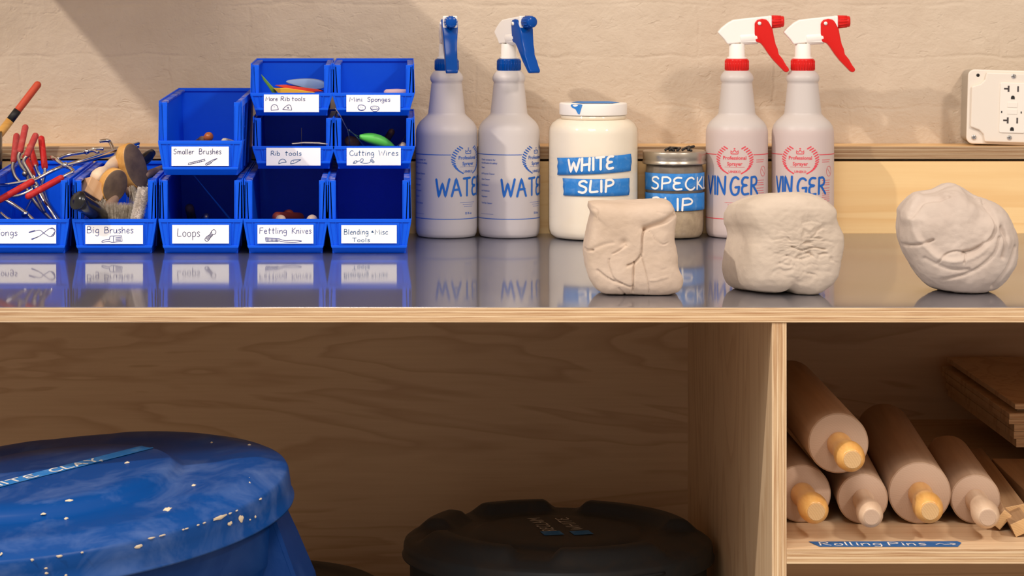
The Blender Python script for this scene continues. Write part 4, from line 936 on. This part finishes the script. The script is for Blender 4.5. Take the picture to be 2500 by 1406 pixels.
# ---------------- waste cans ----------------
def can_lid(R, ridge, hr, skirt, mat, segs, phase, step=.004, plate=.004, rr=.80):
    mb = MB(); n = 192
    ss = lambda a, b, x: (lambda t: t*t*(3-2*t))(max(0, min(1, (x-a)/(b-a))))
    def h(a):
        for (s0, s1) in segs:
            d = (math.degrees(a)-s0) % 360; L = (s1-s0) % 360
            if d <= L: return ss(0, 7, d)*ss(0, 7, L-d)
        return 0
    rs = [0,.2,.4,.52,.545,.57,.60,.64,.67,.70,.73,.76,.79,.82,.85,.88,.91,.94,.965,.985,1.0,1.004]
    vs = []; fs = []
    for r in rs:
        for k in range(n):
            a = 2*math.pi*k/n
            z = plate*(1-ss(.52,.57,r)) + .0065*(1-ss(rr+.06,1.0,r))
            z += hr*h(a)*ss(rr-.13, rr-.03, r)*(1-ss(rr+.03, .99, r))
            if r > .985: z -= .001*(r-.985)/.015*2
            vs.append((R*r*math.cos(a), R*r*math.sin(a), z))
    for (r, z) in ((1.010,-.006),(1.012,-skirt*.5),(1.012,-skirt+.003),(1.022,-skirt+.001),(1.020,-skirt-.001),(.985,-skirt-.001),(.985,-.004)):
        for k in range(n):
            a = 2*math.pi*k/n; vs.append((R*r*math.cos(a), R*r*math.sin(a), z))
    m = len(rs)+7
    fs = [(j*n+k, j*n+(k+1) % n, (j+1)*n+(k+1) % n, (j+1)*n+k) for j in range(m-1) for k in range(n)]
    mb.add(vs, fs, 0, True); return mb
def can_body(R, H, mat, parent, name='can_body'):
    mb = MB(); n = 96
    mb.lathe([(R*.80,0),(R*.82,.004),(R*.90,H*.5),(R*.955,H-.06),(R*.955,H-.045),(R*.97,H-.04),(R*.97,H-.006),(R*.965,H),(R*.93,H),(R*.93,H-.02)], n)
    for i in range(24):
        a = 2*math.pi*i/24
        mb.tube([(R*.885*math.cos(a),R*.885*math.sin(a),H*.42),(R*.955*math.cos(a),R*.955*math.sin(a),H-.062)], .004, 6)
    return mb.build(name, mat, parent)
def can_handle(R, H, ang, mat, parent):
    """flared grip standing out from the rim"""
    mb = MB(); ca, sa = math.cos(ang), math.sin(ang)
    f = lambda a, b, t: ((R*.94+a)*ca-b*sa, (R*.94+a)*sa+b*ca, t)
    prof = [(0.004,0),(.012,-.012),(.030,-.055),(.048,-.100),(.052,-.120),(.048,-.124)]
    hwid = [.030,.040,.052,.060,.062,.060]
    vs = []
    for (a, dz), hw_ in zip(prof, hwid): vs += [f(a, -hw_, H+dz), f(a, hw_, H+dz), f(a-.005, hw_, H+dz-.002), f(a-.005, -hw_, H+dz-.002)]
    m = len(prof); fs = []
    for j in range(m-1):
        for q in range(4): fs.append((j*4+q, j*4+(q+1) % 4, (j+1)*4+(q+1) % 4, (j+1)*4+q))
    fs += [(0,1,2,3), tuple(range(4*m-4, 4*m))]
    mb.add(vs, fs)
    for s_ in (-1, 1):
        p = [(a, s_*hw_, H+dz) for (a, dz), hw_ in zip(prof, hwid)]
        vs = [f(*q) for q in p]+[f(-.012, q[1]*.9, q[2]) for q in p]
        mb.add(vs, [(j, j+1, m+j+1, m+j) for j in range(m-1)])
    o = mb.build('can_grip', mat, parent, bevel=.0015)
    sdm = o.modifiers.new('t', 'SOLIDIFY'); sdm.thickness = .0025
    return o
# blue can
lc = P(118, 1200, 2.90); LR = .2560
BC = empty('waste_can', (lc.x, lc.y, 0)); tag(BC, 'blue round waste can spattered with clay, its lid tilted toward the front', 'waste can')
rot = Matrix.Rotation(math.radians(-6.0), 4, 'Y') @ Matrix.Rotation(math.radians(3.6), 4, 'X')
lid = can_lid(LR, 0, .0022, .034, None, [(-40,20),(35,80),(95,165),(180,240),(255,305)], 0, plate=.011, rr=.82).build('can_lid', M['can'], BC)
lid.matrix_local = Matrix.Translation((0,0,lc.z)) @ rot
can_body(LR, lc.z-.024, M['canb'], BC)
can_handle(LR*.97, lc.z+.006, math.radians(-4), M['canb'], BC)
LN = (rot.to_3x3() @ Vector((0,0,1))).normalized(); LMI = (Matrix.Translation(lc) @ rot).inverted()
def on_lid(px, py, h=.0105):
    d = Vector(((px-CX)/F, 1, -(py-CY)/F)); o = Vector((0,0,CAMZ)); c = lc+LN*h
    t = (c-o).dot(LN)/d.dot(LN); return LMI @ (o+d*t)
def surf_z(r):
    ss = lambda a, b, x: (lambda t: t*t*(3-2*t))(max(0, min(1, (x-a)/(b-a))))
    r /= LR; return .011*(1-ss(.52,.57,r))+.0065*(1-ss(.88,1.0,r))
# tape on the lid
a0, a1 = on_lid(-150, 1238), on_lid(372, 1105)
ax = (a1-a0); ax.z = 0; Lt = ax.length; ax.normalize(); pe = Vector((-ax.y, ax.x, 0))
ftl = lambda u, v: (lambda q: (q.x, q.y, surf_z(math.hypot(q.x, q.y))+.0008))(a0+ax*u+pe*v)
ftl2 = lambda u, v: (lambda q: (q.x, q.y, surf_z(math.hypot(q.x, q.y))+.0012))(a0+ax*u+pe*v)
mb = MB(); patch(mb, 0, Lt, -.0115, .0115, ftl, 40, 4, edge=lambda u, v, a, b: (u+(.008*b-.004 if a == 1 else 0), v)); lt = mb.build('lid_tape', M['tape'], lid, fixn=False)
b1 = on_lid(246, 1142); ub = (b1-a0).dot(ax); b0 = on_lid(120, 1166); ua = (b0-a0).dot(ax); b2 = on_lid(84, 1176); uc = (b2-a0).dot(ax)
strokes_mesh('lettering', place_text('CLAY', ua, ub, -.0085, .0165, seed=4)+place_text('WHITE', uc-.083, uc, -.0085, .0165, seed=6), .0026, ftl2, M['chalk'], lt, .004)
# clay splashes on the lid (dried-on drops, one cluster)
rnd = random.Random(12); mb = MB()
spl = [(1035,970,38,20),(1245,670,38,20),(1620,695,85,22),(1795,755,36,38),(1710,795,34,20),(1915,563,20,12),(1930,600,14,8),(1780,430,20,7),(1855,440,18,12),(1855,465,14,10),(1735,470,12,7),(1695,428,18,6),(760,385,34,10),(365,240,20,7),(400,867,22,12),(490,740,20,10),(440,985,28,12),(235,1068,16,14),(1515,772,18,9),(1355,790,14,9),(1475,805,16,8),(1135,900,34,12),(600,935,14,9),(525,683,36,10),(955,398,28,8),(1855,185,20,6),(190,215,18,5),(1180,788,34,9),(1440,492,20,9),(1365,738,22,7),(1905,735,14,14),(1855,748,10,10),(1700,680,22,9),(1760,690,18,8),(325,735,26,8),(485,1158,14,12),(350,1160,16,10),(345,1120,16,10),(5,965,12,14),(175,295,26,5),(320,145,20,4),(1500,128,40,3),(1575,175,12,8)]
for x, y, a, b in spl:
    c = on_lid(x/3.049, 1020+y/3.049, .008)
    rad = math.hypot(c.x, c.y)
    if rad > LR*.985:
        # on the skirt
        ang = math.atan2(c.y, c.x)
        ex = on_lid(x/3.049, 1020+y/3.049, 0)
        # find the skirt point whose projection matches
        best = None
        for i in range(400):
            an = -math.pi+ i*math.pi/400*1.0
            for dz in (-.004,-.009,-.014,-.019,-.024):
                wp = (Matrix.Translation(lc) @ rot) @ Vector((LR*1.014*math.cos(an), LR*1.014*math.sin(an), dz))
                qx = CX+wp.x*F/wp.y; qy = CY+(CAMZ-wp.z)*F/wp.y
                e = (qx-x/3.049)**2+(qy-(1020+y/3.049))**2
                if best is None or e < best[0]: best = (e, an, dz)
        _, an, dz = best; cc_ = Vector((LR*1.013*math.cos(an), LR*1.013*math.sin(an), dz)); U = Vector((-math.sin(an), math.cos(an), 0)); V = Vector((0,0,1)); Nn = Vector((math.cos(an), math.sin(an), 0)); ky = 1
    else:
        cc_ = Vector((c.x, c.y, surf_z(rad))); U = Vector((1,0,0)); V = Vector((0,1,0)); Nn = Vector((0,0,1)); ky = 4.2
    aa, bb = a/3.049*.44e-3, b/3.049*.44e-3*ky
    m = 14; vs = [cc_+Nn*.0016]; 
    for q in range(m):
        t = 2*math.pi*q/m; k_ = rnd.uniform(.7,1.2); vs.append(cc_+U*aa*.8*math.cos(t)*k_+V*bb*.7*math.sin(t)*k_+Nn*.0002)
    mb.add(vs, [(0, 1+q, 1+(q+1) % m) for q in range(m)], 0, True)
mb.build('clay_splashes', M['splash'], lid, fixn=False)['kind'] = 'stuff'
# dark can
dc = P(1362, 1314, 3.35); R2 = .1890
DC = empty('waste_can', (dc.x, dc.y, 0)); tag(DC, 'dark grey round waste can with notched lid standing against the divider under the bench', 'waste can')
lid2 = can_lid(R2, 0, .0125, .020, None, [(3,78.5),(87,130),(139,176),(190,250),(262,318)], 0, plate=.003, rr=.80).build('can_lid', M['dark'], DC); lid2.location = (0,0,dc.z)
can_body(R2, dc.z-.016, M['dark'], DC)
mb = MB(); 
for a in range(-20, 21): pass
pts = [(R2*1.014*math.cos(math.radians(a)), R2*1.02*math.sin(math.radians(a)), dc.z-.010) for a in range(-88, -50, 2)]
mb.tube(pts, .0016, 8); mb.build('lid_tab', M['dark'], DC)
def on_dlid(px, py):
    z = dc.z+.0070; d = (CAMZ-z)*F/(py-CY); return Vector(((px-CX)*d/F-dc.x, d-dc.y, 0))
lm2 = lambda h: (lambda u, v: (u, v, h))
for (e0, e1, tx, s0, s1, ww) in (((1340,1312), (1262,1251), 'RECLAIM', .028, .125, .0125), ((1412,1311), (1322,1248), 'WHITE', .034, .125, .0125)):
    q0, q1 = on_dlid(e0[0]+14, e0[1]), on_dlid(e1[0]+14, e1[1]); ax2 = (q1-q0); LL = ax2.length; ax2.normalize(); pe2 = Vector((-ax2.y, ax2.x, 0))
    mb = MB(); f2 = lambda u, v, h=.0102: tuple((q0+ax2*u+pe2*v)+Vector((0,0,h)))
    patch(mb, 0, .024, -.0125, .0125, f2, 4, 2); tq = mb.build('lid_tape', M['tape'], lid2, fixn=False)
    st = place_text(tx, s0-.005, s1-.02, -.008, .016, seed=3); strokes_mesh('lid_lettering', st, .0016, lambda u, v: f2(u, v, .0106), M['chalk'], lid2, .003)
# third can, only the rim of its lid shows
gc_ = Vector(((640-CX)*3.42/F, 3.42, CAMZ-(1440-CY)*3.42/F))
GC = empty('waste_can', (gc_.x, gc_.y, 0)); tag(GC, 'low dark waste can whose lid edge just shows between the blue and dark grey cans', 'waste can')
l3 = can_lid(.165, 0, .004, .02, None, [(0,359)], 0).build('can_lid', M['dark'], GC); l3.location = (0,0,gc_.z)
can_body(.165, gc_.z-.016, M['dark'], GC)
# ---------------- tools in the bins ----------------
def rounded_end(p0, p1, r, n=5):
    p0, p1 = Vector(p0), Vector(p1); d = (p1-p0).normalized(); out = []; rr = []
    for i in range(n):
        a = math.pi/2*i/n; out.append(p0+d*r*(1-math.cos(a))); rr.append(max(1e-5, r*math.sin(a)))
    out.append(p0+d*r); rr.append(r)
    out.append(p1-d*r); rr.append(r)
    for i in range(1, n+1):
        a = math.pi/2*i/n; out.append(p1-d*r*(1-math.sin(a))); rr.append(max(1e-5, r*math.cos(a)))
    return out, rr
def tongs(label, arms, rivet, grip=M['grip'], rg=.0044, rr=.0024, metal=M['chrome'], gm=None):
    """arms: list of (grip points or None, rod points) in photo pixels with depth"""
    c = P(*rivet); r = empty('tongs', c); tag(r, label, 'tongs', 'metal tongs in the leftmost bin')
    loc = lambda q: P(*q)-c
    for gp, rod in arms:
        mb = MB(); mb.tube(catmull([loc(q) for q in rod], 6), rr, 10); a = mb.build('arm', metal, r)
        if gp:
            pts, rad = rounded_end(loc(gp[0]), loc(gp[1]), rg); mb = MB(); mb.tube(pts, rad, 14); mb.build('grip', grip, a)
    mb = MB(); mb.tube([Vector((0,-.004,0)), Vector((0,.004,0))], .0038, 14); mb.build('rivet', metal, r)
    return r
D1, D2, D3 = 3.44, 3.52, 3.62
tongs('chrome tongs with two bright red grips lying across the bin rim', [
  (((-8,492,3.455),(84,440,3.47)), [(80,442,3.47),(100,432,3.475),(130,416,3.48),(160,404,3.49),(200,392,3.50),(250,376,3.52),(300,362,3.55),(338,350,3.58)]),
  (((62,483,3.45),(156,431,3.465)), [(150,434,3.465),(165,426,3.468),(178,418,3.472),(172,411,3.478),(160,406,3.486),(140,392,3.50),(126,384,3.53)])], (159,403,3.482))
tongs('chrome tongs whose hooked tips reach over the bin against the plywood ledge', [
  (None, [(140,388,3.60),(165,378,3.61),(212,370,3.62),(232,363,3.62),(253,363,3.62)]),
  (None, [(212,370,3.62),(228,367,3.615),(240,373,3.61)]),
  (None, [(243,345,3.62),(262,343,3.62),(270,350,3.62),(276,374,3.60),(240,384,3.57),(200,396,3.54),(172,404,3.50)]),
  (None, [(278,365,3.62),(310,361,3.62),(340,356,3.62)])], (212,370,3.618))
G1 = M['gripold']
for lab, g0, g1_, rod, gm in (
  ('tongs with a faded red grip standing upright, leftmost of the upright ones', (41,326), (33,398), [(33,396),(31,410),(36,430),(50,446),(62,458),(90,500),(130,540)], G1),
  ('tongs with the tallest faded red grip standing upright in the bin', (63,305), (48,374), [(49,372),(45,385),(52,405),(62,420),(70,440),(84,470),(110,520)], G1),
  ('tongs with a faded red grip leaning right above a bent steel neck', (89,326), (64,383), [(65,381),(58,395),(68,415),(80,436),(96,462),(120,505),(150,545)], G1),
  ('tongs with a bright red grip standing farthest right among the upright ones', (100,332), (110,414), [(109,410),(110,422),(106,440),(100,470),(104,510)], M['grip']),
  ('tongs with a dark red grip standing half hidden behind the others', (72,352), (88,408), [(86,402),(92,420),(98,432),(104,450),(118,495),(140,540)], M['grip']),
  ('tongs with a red grip low down between the upright grips', (60,378), (82,432), [(80,428),(86,446),(80,480),(60,520)], M['grip'])):
    i = {41:0,63:1,89:2,100:3,72:4,60:5}[g0[0]]; dt = [3.56,3.54,3.53,3.565,3.585,3.60][i]
    tongs(lab, [(((g0[0],g0[1],dt+.03),(g1_[0],g1_[1],dt)), [(a, b, dt-.0012*k) for k, (a, b) in enumerate(rod)])], (rod[3][0], rod[3][1]+4, dt-.004), gm, metal=M['dullsteel'] if i < 3 else M['chrome'])
tongs('shiny chrome tongs crossing low inside the bin near its front lip', [
  (None, [(-20,452,3.50),(10,452,3.50),(50,446,3.495),(90,436,3.49)]),
  (None, [(8,486,3.46),(30,498,3.46),(62,520,3.455),(84,540,3.45)]),
  (None, [(92,462,3.48),(108,492,3.47),(128,520,3.46),(142,545,3.455)]),
  (None, [(0,520,3.455),(14,532,3.452),(34,542,3.45)])], (62,522,3.452), rr=.0024)
tongs('straight chrome tongs slanting down to the right corner of the bin', [
  (None, [(88,455,3.505),(100,474,3.49),(118,508,3.475),(138,542,3.46)]),
  (None, [(20,480,3.50),(44,478,3.50),(66,470,3.50),(88,458,3.50)])], (88,458,3.50), rr=.0022)
# long tool at the far left and the pot it stands in
pot = MB(); 
pot.lathe([(.034,.0),(.038,.002),(.040,.010),(.040,.142),(.0392,.144),(.0376,.142),(.0376,.006),(.0,.006)], 48)
po = pot.build('tool_pot', M['black']); po.location = (-.5815, 3.628, CT); tag(po, 'black pot standing at the left frame edge behind the tongs bin', 'pot')
a, b = P(97, 200, 3.66), P(-40, 378, 3.628); d = (b-a).normalized(); end = a+d*.158
tl = empty('long_tool', a); tag(tl, 'long tool with orange-red tip, black band and yellow bamboo shaft at upper left', 'tool')
pts, rr_ = rounded_end(Vector((0,0,0)), d*.052, .0052); mb = MB(); mb.tube(pts, rr_, 16); mb.build('painted_tip', M['oldtool'], tl)
mb = MB(); mb.tube([d*.049, d*.066], .0056, 16); mb.build('black_band', M['blackm'], tl)
mb = MB(); mb.tube([d*.066, d*.158], .0058, 16); mb.build('shaft', M['bamboo'], tl)

def stick(name, label, cat, grp, p0, p1, r, mat, tip=None, parent=None):
    c = (Vector(p0)+Vector(p1))/2; mb = MB()
    if isinstance(r, (list, tuple)):
        n = len(r); mb.tube([Vector(p0).lerp(Vector(p1), i/(n-1))-c for i in range(n)], list(r), 20)
    else:
        pts, rad = rounded_end(Vector(p0)-c, Vector(p1)-c, r); mb.tube(pts, rad, 20)
    o = mb.build(name, mat, None, smooth=True); o.location = c; tag(o, label, cat, grp); return o
BG = 'big brushes piled in the second bin'
def bristles(root, name, base, dirv, spread, length, n, mat, side, wd, seed=0, rad=.0004):
    """tuft: n thin hairs from a flat ferrule"""
    rnd = random.Random(seed); mb = MB(); dirv = Vector(dirv).normalized(); side = Vector(side).normalized(); th = dirv.cross(side)
    for i in range(n):
        u, v = rnd.uniform(-1,1), rnd.uniform(-1,1)
        p = Vector(base)+side*wd[0]*u+th*wd[1]*v
        q = p+(dirv+side*u*spread+th*v*spread+Vector((rnd.uniform(-.06,.06), rnd.uniform(-.06,.06), rnd.uniform(-.06,.06)))).normalized()*length*rnd.uniform(.8,1.02)
        mb.tube([p, (p+q)/2+Vector((rnd.uniform(-.0006,.0006),)*3), q], [rad, rad*.9, rad*.35], 3, cap=False)
    return mb.build(name, mat, root, fixn=False)
def disc_brush(label, c, ax, up, rx, rz_, th, hairs, seed, ud=-1):
    """half-round wooden brush back: oval disc, face normal ax"""
    r = empty('round_brush', c); tag(r, label, 'brush', BG)
    ax = Vector(ax).normalized(); up = Vector(up); up = (up-ax*up.dot(ax)).normalized(); sd = up.cross(ax)
    n = 48; prof = [(0,1.0),(.86,1.0),(.95,.93),(1.0,.78),(1.0,-.78),(.95,-.93),(.86,-1.0),(0,-1.0)]
    vs = []
    for k, t in prof:
        for i in range(n):
            a = 2*math.pi*i/n; vs.append(sd*rx*k*math.cos(a)+up*rz_*k*math.sin(a)+ax*th/2*t)
    m = len(prof); fs = [(j*n+i, j*n+(i+1) % n, (j+1)*n+(i+1) % n, (j+1)*n+i) for j in range(m-1) for i in range(n)]
    mb = MB(); mb.add(vs, fs, 0, True); o = mb.build('brush_back', [M['brushwood'], M['brushface']], r)
    for p in o.data.polygons:
        if abs(p.normal.dot(ax)) > .9: p.material_index = 1
    if hairs: bristles(r, 'bristles', up*ud*rz_*.7, up*ud, .3, hairs, 260, M['bristle'], sd, (rx*.7, th*.35), seed)
    return r
disc_brush('largest round wooden brush, standing on edge at the back of the bin', P(322,408,3.53), (.62,-.70,.22), (-.30,0,1), .0175, .0315, .020, .030, 3)
disc_brush('smaller round wooden brush with a dark worn face, in front of the largest one', P(275,452,3.475), (.55,-.80,-.10), (.42,0,1), .0175, .0225, .015, .022, 4)
q = MB(); cc0 = P(322,408,3.53)
kb = empty('block_brush', P(222,463,3.468)); tag(kb, 'square pale wooden brush block with end grain showing', 'brush', BG); kb.rotation_euler = (math.radians(-12), math.radians(32), math.radians(28))
mb = MB(); mb.box(-.0125,.0140,-.0135,.0135,-.0110,.0110); mb.build('wood_block', M['block'], kb, bevel=.0012)
mb = MB(); mb.box(-.030,-.011,-.010,.010,-.006,.006) if False else None
bristles(kb, 'bristles', (.012,0,-.008), (.5,0,-1), .2, .024, 140, M['bristle'], (0,1,0), (.010,.004), 8)
kn = empty('knob_brush', P(255,430,3.50)); tag(kn, 'brush with bleached bulbous wooden handle end resting on the others', 'brush', BG)
a = P(232,438,3.478)-kn.location; b = P(292,390,3.545)-kn.location
mb = MB(); dd = b-a; rad = [.0001,.0060,.0092,.0104,.0105,.0098,.0078,.0066,.0068,.0082,.0092,.0094,.0085]; mb.tube([a+dd*(t_) for t_ in (0,.015,.06,.12,.20,.28,.38,.46,.54,.64,.76,.88,1.0)], rad, 28); mb.build('handle', M['knob'], kn, smooth=True)
bh = empty('black_brush', P(212,500,3.445)); tag(bh, 'brush with thick glossy black handle resting over the front left corner', 'brush', BG)
pp = [P(188,488,3.394), P(193,491,3.397), P(200,496,3.402), P(216,506,3.418), P(234,520,3.435), P(262,545,3.47)]; c = Vector(bh.location)
mb = MB(); mb.tube([pp[0]-c+Vector((-.0022,-.002,0.001))]+[p-c for p in catmull(pp, 5)], [.004]+[.0108,.0122,.0126,.0124,.012]+[.0108]*21, 24); mb.build('handle', M['black'], bh, smooth=True)
# far black handle and pale stick
stick('black_brush', 'glossy black brush handle sticking up at the back of the brushes bin', 'brush', BG, P(372,372,3.60), P(335,405,3.57), (.0052,.0072,.0078,.0070,.006), M['black'])
stick('brush_stick', 'short grey-brown handle leaning toward the next bin at the right', 'brush', BG, P(398,412,3.58), P(352,430,3.53), .0055, M['brown'])
# bristle tufts in front
gb = empty('grey_bristle_brush', P(288,530,3.455)); tag(gb, 'brush with wide grey speckled bristles at the front of the bin', 'brush', BG)
mb = MB(); nn = 26; vs = []
for j in range(13):
    t = j/12
    for i in range(nn):
        a_ = 2*math.pi*i/nn; w_ = .0190*(1-.35*t**2)*(1 if t < .85 else 1-(t-.85)*2.2); vs.append(Vector((w_*math.cos(a_)+.006*t, .010*math.sin(a_)*(1-.3*t)+.012*t, -.024+.038*t))*(1+.03*noise.noise(Vector((i*.6,j*.6,1)))))
mb.add(vs, [(j*nn+i, j*nn+(i+1) % nn, (j+1)*nn+(i+1) % nn, (j+1)*nn+i) for j in range(12) for i in range(nn)]+[tuple(range(12*nn, 13*nn))], 0, True)
mb.build('bristle_core', M['bristle'], gb)
bristles(gb, 'bristles', (0,.001,-.022), (.10,.22,1), .30, .0400, 2600, M['bristle'], (1,0,0), (.0185,.0095), 11, .00022)
wbz = empty('white_bristle_brush', P(343,505,3.436)); tag(wbz, 'brush with a narrow column of white bristles at the right of the bin', 'brush', BG)
a, b = P(332,545,3.434)-wbz.location, P(352,462,3.440)-wbz.location
mb = MB(); mb.tube(catmull([a, a.lerp(b,.5)+Vector((.0005,0,0)), b], 8), [.0048+.0006*math.sin(i*.5) for i in range(16)]+[.003], 16); mb.build('bristle_core', M['bristlew'], wbz)
mb = MB(); rnd = random.Random(9)
for i in range(3500):
    t = rnd.uniform(0,1); p = a.lerp(b, t); th = rnd.uniform(0, 2*math.pi); o_ = Vector((math.cos(th), math.sin(th)*.9, rnd.uniform(.1,.6))).normalized()
    mb.tube([p+o_*.004, p+o_*.0088*rnd.uniform(.8,1.08)], [.00022,.00008], 3, cap=False)
mb.build('bristles', M['bristlew'], wbz, fixn=False)
# a dark grey-brown handle lying under, closing the heap
stick('brush_stick', 'grey wooden handle lying between the black handle and the grey bristles', 'brush', BG, P(282,470,3.475)+Vector((0,.004,-.004)), P(252,530,3.45), .0070, M['brown'])
stick('brush_stick', 'dark wooden handle lying deep in the brushes bin under the round brushes', 'brush', BG, P(310,455,3.53), P(350,490,3.53), .0095, M['brown'])

# smaller brushes bin
SB = 'tools in the smaller brushes bin'
zb2 = B2+.006
def lowstick(name, label, cat, grp, a, b, r, mat): return stick(name, label, cat, grp, a, b, r, mat)
e0 = P(512,330,3.475)
lowstick('small_brush', 'orange lacquered brush handle end poking up in the upper left bin', 'brush', SB, e0, e0+Vector((-.022,.07,-.030)), .0062, M['orangew'])
lowstick('small_brush', 'dark brush handle lying behind the orange one', 'brush', SB, P(495,340,3.48), P(470,360,3.56), .0050, M['brown'])
lowstick('small_brush', 'pale bristle tip just above the lip in the upper left bin', 'brush', SB, P(545,345,3.45), P(570,352,3.48), .0050, M['bristle'])
# rib tools
def rib(label, pts, th, mat, grp, d):
    c = P(*pts[0], d); mb = MB()
    ctr = [P(x, y, d)-c for x, y in pts]
    n = len(ctr)
    mb.add([q+Vector((0,-th/2,0)) for q in ctr]+[q+Vector((0,th/2,0)) for q in ctr], [tuple(range(n)), tuple(range(2*n-1,n-1,-1))]+[(i,i+n,(i+1)%n+n,(i+1)%n) for i in range(n)])
    o = mb.build('rib_tool', mat, None, bevel=.0006); o.location = c; tag(o, label, 'rib tool', grp); return o
MR = 'rib tools in the top left bin'
rib('green pointed rib tool standing up in the top left bin', [(637,181),(646,190),(660,206),(672,218),(678,232),(668,232),(655,212),(643,196)], .004, M['green'], MR, 3.545)
c = P(748,203,3.555); mb = MB(); n = 32
mb.add([Vector((.0265*math.cos(t)*(1), v*.014*(1-.0*t)+.0, .0058*math.sin(t)-.09*.0265*math.cos(t)+.0012*math.sin(2*t))) for v in (-1,-.6,.6,1) for t in [2*math.pi*i/n for i in range(n)]], [(j*n+i, j*n+(i+1)%n, (j+1)*n+(i+1)%n, (j+1)*n+i) for j in range(3) for i in range(n)]+[tuple(range(n)), tuple(range(4*n-1,3*n-1,-1))], 0, True)
o = mb.build('rib_tool', M['bluegrey'], None, bevel=.001); o.location = c; tag(o, 'thick blue-grey rubber rib lying on the red and yellow ribs', 'rib tool', MR)
rib('flat red rib tool lying under the blue-grey one', [(672,208),(700,207),(745,213),(775,216),(790,222),(760,224),(710,218)], .024, M['redr'], MR, 3.553)
rib('flat yellow rib tool lying lowest in the top left bin', [(668,215),(700,214),(740,220),(770,225),(740,236),(690,236)], .020, M['yel'], MR, 3.546)
MR2 = 'rib tools in the middle row bin'
rib('thin steel rib blade lying across the lip of its bin', [(712,349),(745,346),(780,347),(802,350),(800,352.5),(770,350.5),(740,349.5),(714,352)], .018, M['dullsteel'], MR2, 3.520)
o = stick('needle_tool', 'thin upright steel needle standing behind the steel rib blade', 'needle tool', MR2, P(736,312,3.60), P(736,372,3.60), .0005, M['dullsteel'])
# mini sponges
c = P(968,226,3.56); mb = MB(); mb.lathe([(0,-.006),(.014,-.006),(.0165,-.002),(.0165,.002),(.014,.0042),(0,.0050)], 32); o = mb.build('mini_sponge', M['pinksp']); o.location = c; tag(o, 'pale pink mini sponge just showing above its label', 'sponge')
# cutting wires
CW = 'cutting wires in the middle row bin'
c = P(905,345,3.545); wq = empty('wire_cutter', c); tag(wq, 'clay cutting wire with lime green handle and looping steel wire', 'wire cutter', CW)
a, b = P(878,334,3.54)-c, P(962,360,3.55)-c
mb = MB(); n = 14; mb.tube([a.lerp(b, i/n)+Vector((0,0,.0030*math.sin(math.pi*i/n))) for i in range(n+1)], [.0012+.0064*math.sin(math.pi*min(1,(i/n*.9+.06)))**.8 for i in range(n+1)], 20); mb.build('handle', M['lime'], wq, smooth=True)
mb = MB()
mb.tube(catmull([P(818,264,3.49)-c, P(832,285,3.495)-c, P(848,315,3.51)-c, P(862,326,3.53)-c, P(878,334,3.545)-c], 8), .0006, 6)
mb.tube(catmull([P(848,315,3.51)-c, P(852,335,3.52)-c, P(854,355,3.53)-c], 8), .0006, 6)
mb.tube(catmull([P(852,317,3.51)-c, P(870,334,3.53)-c, P(890,358,3.55)-c], 8), .0007, 6)
mb.build('wire', M['dullsteel'], wq)
c = P(950,325,3.60); w2 = empty('wire_cutter', c); tag(w2, 'cutting wire with a dark wooden toggle, behind the lime green handle', 'wire cutter', CW)
pts, rad = rounded_end(P(958,318,3.58)-c, P(930,365,3.62)-c, .0046); mb = MB(); mb.tube(pts, rad, 16); mb.build('toggle', M['darkwood'], w2)
mb = MB(); mb.tube(catmull([P(990,330,3.56)-c, P(982,345,3.55)-c, P(968,358,3.54)-c], 6), .0006, 6); mb.build('wire', M['dullsteel'], w2)
stick('wooden_toggle', 'dark brown wooden toggle lying at the left of the cutting wires bin', 'toggle', CW, P(842,342,3.57), P(878,350,3.58), .0075, M['darkwood'])
stick('wooden_toggle', 'round pinkish toggle end in the right corner of the cutting wires bin', 'toggle', CW, P(983,355,3.545), P(983,362,3.60), .0048, M['knob'])
# fettling knives and loops
FK = 'fettling knives in their bin'
zf_ = CT+.0075
def lay(name, label, cat, grp, px, py, d, px2, d2, r, mat, z2=None):
    a = P(px, py, d); b = Vector(((px2-CX)*d2/F, d2, z2 if z2 else CT+.012)); return stick(name, label, cat, grp, a, b, r, mat)
lay('fettling_knife', 'fettling knife with a light wooden handle end near the middle of its bin', 'knife', FK, 686,536,3.455,670,3.60,.0070,M['handlep'])
lay('fettling_knife', 'fettling knife with a round light handle end at the right of its bin', 'knife', FK, 763,536,3.455,745,3.60,.0072,M['handlep'])
lay('fettling_knife', 'fettling knife with reddish orange handle lying behind the lighter ones', 'knife', FK, 672,530,3.52,735,3.60,.0070,M['redwood'],CT+.030)
lay('fettling_knife', 'dark red fettling knife handle standing deepest in its bin', 'knife', FK, 706,524,3.56,700,3.64,.0070,M['redwood'],CT+.03)
LP = 'loop tools in their bin'
lay('loop_tool', 'loop tool with a pale metal band in the dark bin', 'loop tool', LP, 505,528,3.52,480,3.62,.0050,M['dullsteel'])
lay('loop_tool', 'loop tool handle standing at the left inside the dark bin', 'loop tool', LP, 462,505,3.60,470,3.66,.0060,M['brown'],CT+.02)
